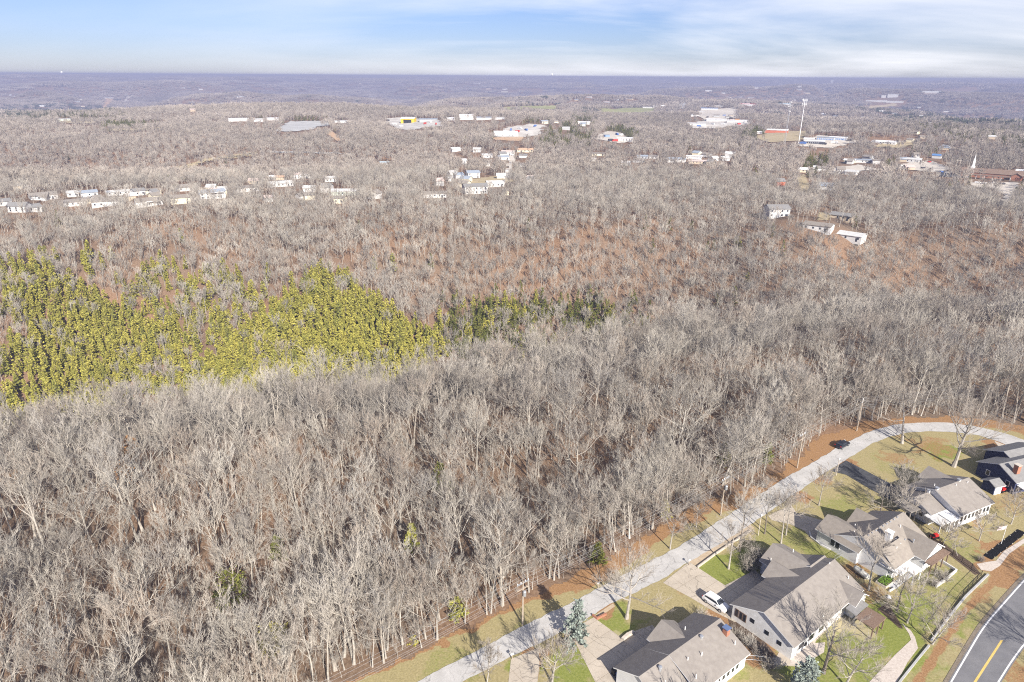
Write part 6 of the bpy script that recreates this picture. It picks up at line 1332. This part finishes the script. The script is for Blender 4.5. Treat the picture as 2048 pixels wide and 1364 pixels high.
# pines need to stand closer than bare trees
X2, Y2 = scatter(rng, 205, 420, 3.0, .80, 10); Z2 = T(X2, Y2); px, py = proj(X2, Y2, Z2+4); u2 = rng.random(X2.shape); nz2 = fbm(X2/12, Y2/12, 91, 2)
px = px+fbm(X2/9, Y2/9, 93, 3)*150; py = py+fbm(X2/9, Y2/9, 95, 3)*70
p2 = (inpoly(px, py, PA) & (u2 < .84+nz2*1.1)) | (inpoly(px, py, PB) & (u2 < .92+nz2*.8)) | (inpoly(px, py, PC) & (u2 < .34+nz2*1.7)) | (inpoly(px, py, PF) & (u2 < .10+nz2*1.2))
c2 = inpoly(px, py, PD) & (u2 < .5+nz2*1.5) & ~p2
def spread(X, Y, Z, kind_m, kind_j, name, lab, grp, cat, stuff, stufflab, nmax, s0, s1):
    n = len(X); sc = rng.uniform(s0, s1, n); tn = rng.uniform(0, 6.28, n); so = rng.integers(0, len(kind_m), n)
    qx, qy = proj(X, Y, Z+5); od = np.argsort(np.hypot(X, Y)+np.where((qx > 0) & (qx < 2048), 0, 1e5))
    for q in od[:nmax]: tree_thing(name, lab, (X[q], Y[q], Z[q]), *kind_m[so[q]], tn[q], sc[q], grp)
    if n > nmax: forest(stuff, stufflab, np.stack([X, Y, Z, sc, tn, so], 1)[od[nmax:]], kind_j)
Xa, Ya, Za = np.r_[X2[p2], X[pine & (np.hypot(X, Y) > 420)]], np.r_[Y2[p2], Y[pine & (np.hypot(X, Y) > 420)]], np.r_[Z2[p2], Z[pine & (np.hypot(X, Y) > 420)]]
# keep only those that the near rim does not hide
def seen(X, Y, Z, top):
    ok = np.ones(X.shape, bool)
    for f in np.linspace(.3, .95, 40): ok &= (H+(Z+top-H)*f) > T(X*f, Y*f)+np.where(np.hypot(X*f, Y*f) < 215, 7, 2)
    return ok
vis = seen(Xa, Ya, Za, 8)
spread(Xa[vis], Ya[vis], Za[vis], PINEM, PINEJ, 'pine_tree', 'yellow green pine packed in the stands at the foot of the far slope', 'yellow green pines on the far slope', 'pine', 'pine_stand', 'rest of the yellow green pine stands on the far slope', 285, .75, 1.15)
Xc, Yc, Zc = np.r_[X2[c2], X[ced]], np.r_[Y2[c2], Y[ced]], np.r_[Z2[c2], Z[ced]]; vis = seen(Xc, Yc, Zc, 8)
spread(Xc[vis], Yc[vis], Zc[vis], CEDM, CEDJ, 'cedar_tree', 'dark green cedar scattered among bare trees on the far slope', 'dark green cedars on the far slope', 'cedar', 'cedar_stand', 'rest of the dark cedars on the far slope', 240, .75, 1.2)
n = bare.sum(); forest('slope_wood', 'leafless tan wood on the slope and ridge across the valley', np.stack([X[bare], Y[bare], Z[bare], rng.uniform(.72, 1.12, n), rng.uniform(0, 6.28, n), rng.integers(0, len(MIDM), n)], 1), MIDM)
# the plateau behind
def evergreen_zone(px, py):
    z = np.zeros(px.shape)
    for pl, w in (([(1075, 290), (1080, 262), (1140, 240), (1190, 245), (1185, 285), (1130, 292)], .55), ([(1140, 240), (1150, 222), (1190, 215), (1196, 240)], .5), ([(1205, 262), (1225, 248), (1262, 258), (1290, 275), (1260, 275)], .75), ([(1475, 275), (1500, 250), (1530, 262), (1520, 285)], .7), ([(1490, 345), (1530, 340), (1530, 368), (1490, 368)], .5), ([(1605, 345), (1610, 310), (1660, 305), (1655, 345)], .65), ([(1770, 335), (1770, 318), (1790, 318), (1790, 335)], .8),
                  ([(1870, 395), (1870, 355), (1960, 358), (1990, 395), (1940, 410)], .4), ([(2020, 400), (2030, 360), (2048, 355), (2048, 420)], .7), ([(1960, 420), (2048, 420), (2048, 460), (1990, 450)], .3), ([(1690, 210), (1800, 212), (1900, 230), (2060, 235), (2060, 300), (1960, 285), (1800, 245)], .45), ([(0, 240), (0, 212), (120, 205), (230, 215), (260, 232), (160, 238), (60, 245)], .4), ([(170, 252), (210, 245), (330, 243), (335, 250), (215, 258)], .8), ([(455, 238), (520, 234), (560, 236), (560, 241), (460, 242)], .6), ([(560, 242), (600, 232), (660, 236), (660, 243)], .7), ([(970, 272), (975, 260), (1000, 258), (1000, 270)], .5), ([(1030, 250), (1055, 235), (1100, 238), (1100, 250)], .6), ([(760, 236), (900, 232), (900, 237)], .5), ([(1000, 210), (1120, 205), (1120, 211), (1000, 214)], .2), ([(1820, 300), (1870, 285), (1880, 300), (1830, 315)], .3), ([(1900, 262), (1960, 262), (1960, 285), (1900, 285)], .2), ([(640, 395), (660, 392), (660, 402)], .3)):
        z = np.maximum(z, inpoly(px, py, pl)*min(.95, w*1.3))
    return z
X, Y = scatter(rng, 640, 1650, 6.6, .80, 40); Z = T(X, Y); k = clear_of(X, Y, Z, 10, True); k &= rng.random(X.shape) < .9-1.2*np.clip(fbm(X/40, Y/40, 41, 3)-.08, 0, 1); X, Y, Z = X[k], Y[k], Z[k]
px, py = proj(X, Y, Z+5); e = rng.random(X.shape) < evergreen_zone(px, py)+.006; n = len(X)
P = np.stack([X, Y, Z, rng.uniform(.72, 1.15, n), rng.uniform(0, 6.28, n), rng.integers(0, len(FARM), n)], 1); forest('plateau_wood', 'grey leafless wood over the plateau beyond the ridge houses', P[~e], FARM)
P2 = P[e].copy(); P2[:, 5] = rng.integers(0, len(CEDJ), len(P2)); P2[:, 3] *= 1.05; forest('evergreen_groves', 'dark evergreen groves dotted over the plateau', P2, CEDJ)
X, Y = scatter(rng, 1650, 6500, 26, .80, 100); Z = T(X, Y); k = clear_of(X, Y, Z, 10, True); X, Y, Z = X[k], Y[k], Z[k]; px, py = proj(X, Y, Z+5); e = rng.random(X.shape) < evergreen_zone(px, py)+.02; n = len(X)
P = np.stack([X, Y, Z, rng.uniform(.8, 1.2, n), rng.uniform(0, 6.28, n), rng.integers(0, len(CLM), n)], 1); forest('distant_wood', 'bluish leafless woods over the distant hills', P[~e], CLM)
DCED = mat('distant_dark_needles', (.045, .06, .04), (.075, .09, .05), .05)
CLC = [clump(440+k, 27, 16, 10, 0.5, 14).mesh('distant_cedars', DCED) for k in range(3)]
P2 = P[e].copy(); P2[:, 5] = rng.integers(0, 3, len(P2)); forest('distant_evergreens', 'dark evergreen patches on the distant hills', P2, CLC)
X, Y = scatter(rng, 6500, 15300, 80, .80, 300); Z = T(X, Y); n = len(X); forest('remote_wood', 'blue hazy woods out to the horizon', np.stack([X, Y, Z, rng.uniform(.8, 1.3, n), rng.uniform(0, 6.28, n), rng.integers(0, len(CLM2), n)], 1), CLM2)

# ------------------------------------------------------------------ air
def build_haze():
    zt = max(float(_Z.max())+16, 92.0); z0 = float(_Z.min())-1
    mb = MB(); mb.box(-15800, 15800, -600, 15800, z0, zt); m = bpy.data.materials.new('haze_air'); m.use_nodes = True; N, L = m.node_tree.nodes, m.node_tree.links; N.clear()
    o = N.new('ShaderNodeOutputMaterial'); v = N.new('ShaderNodeVolumePrincipled'); v.inputs['Density'].default_value = HAZE; v.inputs['Color'].default_value = (.41, .445, .655, 1); v.inputs['Anisotropy'].default_value = 0.0
    L.new(v.outputs[0], o.inputs['Volume']); tag(mb.build('haze', m), 'thin bluish air haze over the whole country', None, None, 'stuff')
HAZE = 2.2e-4
build_haze()
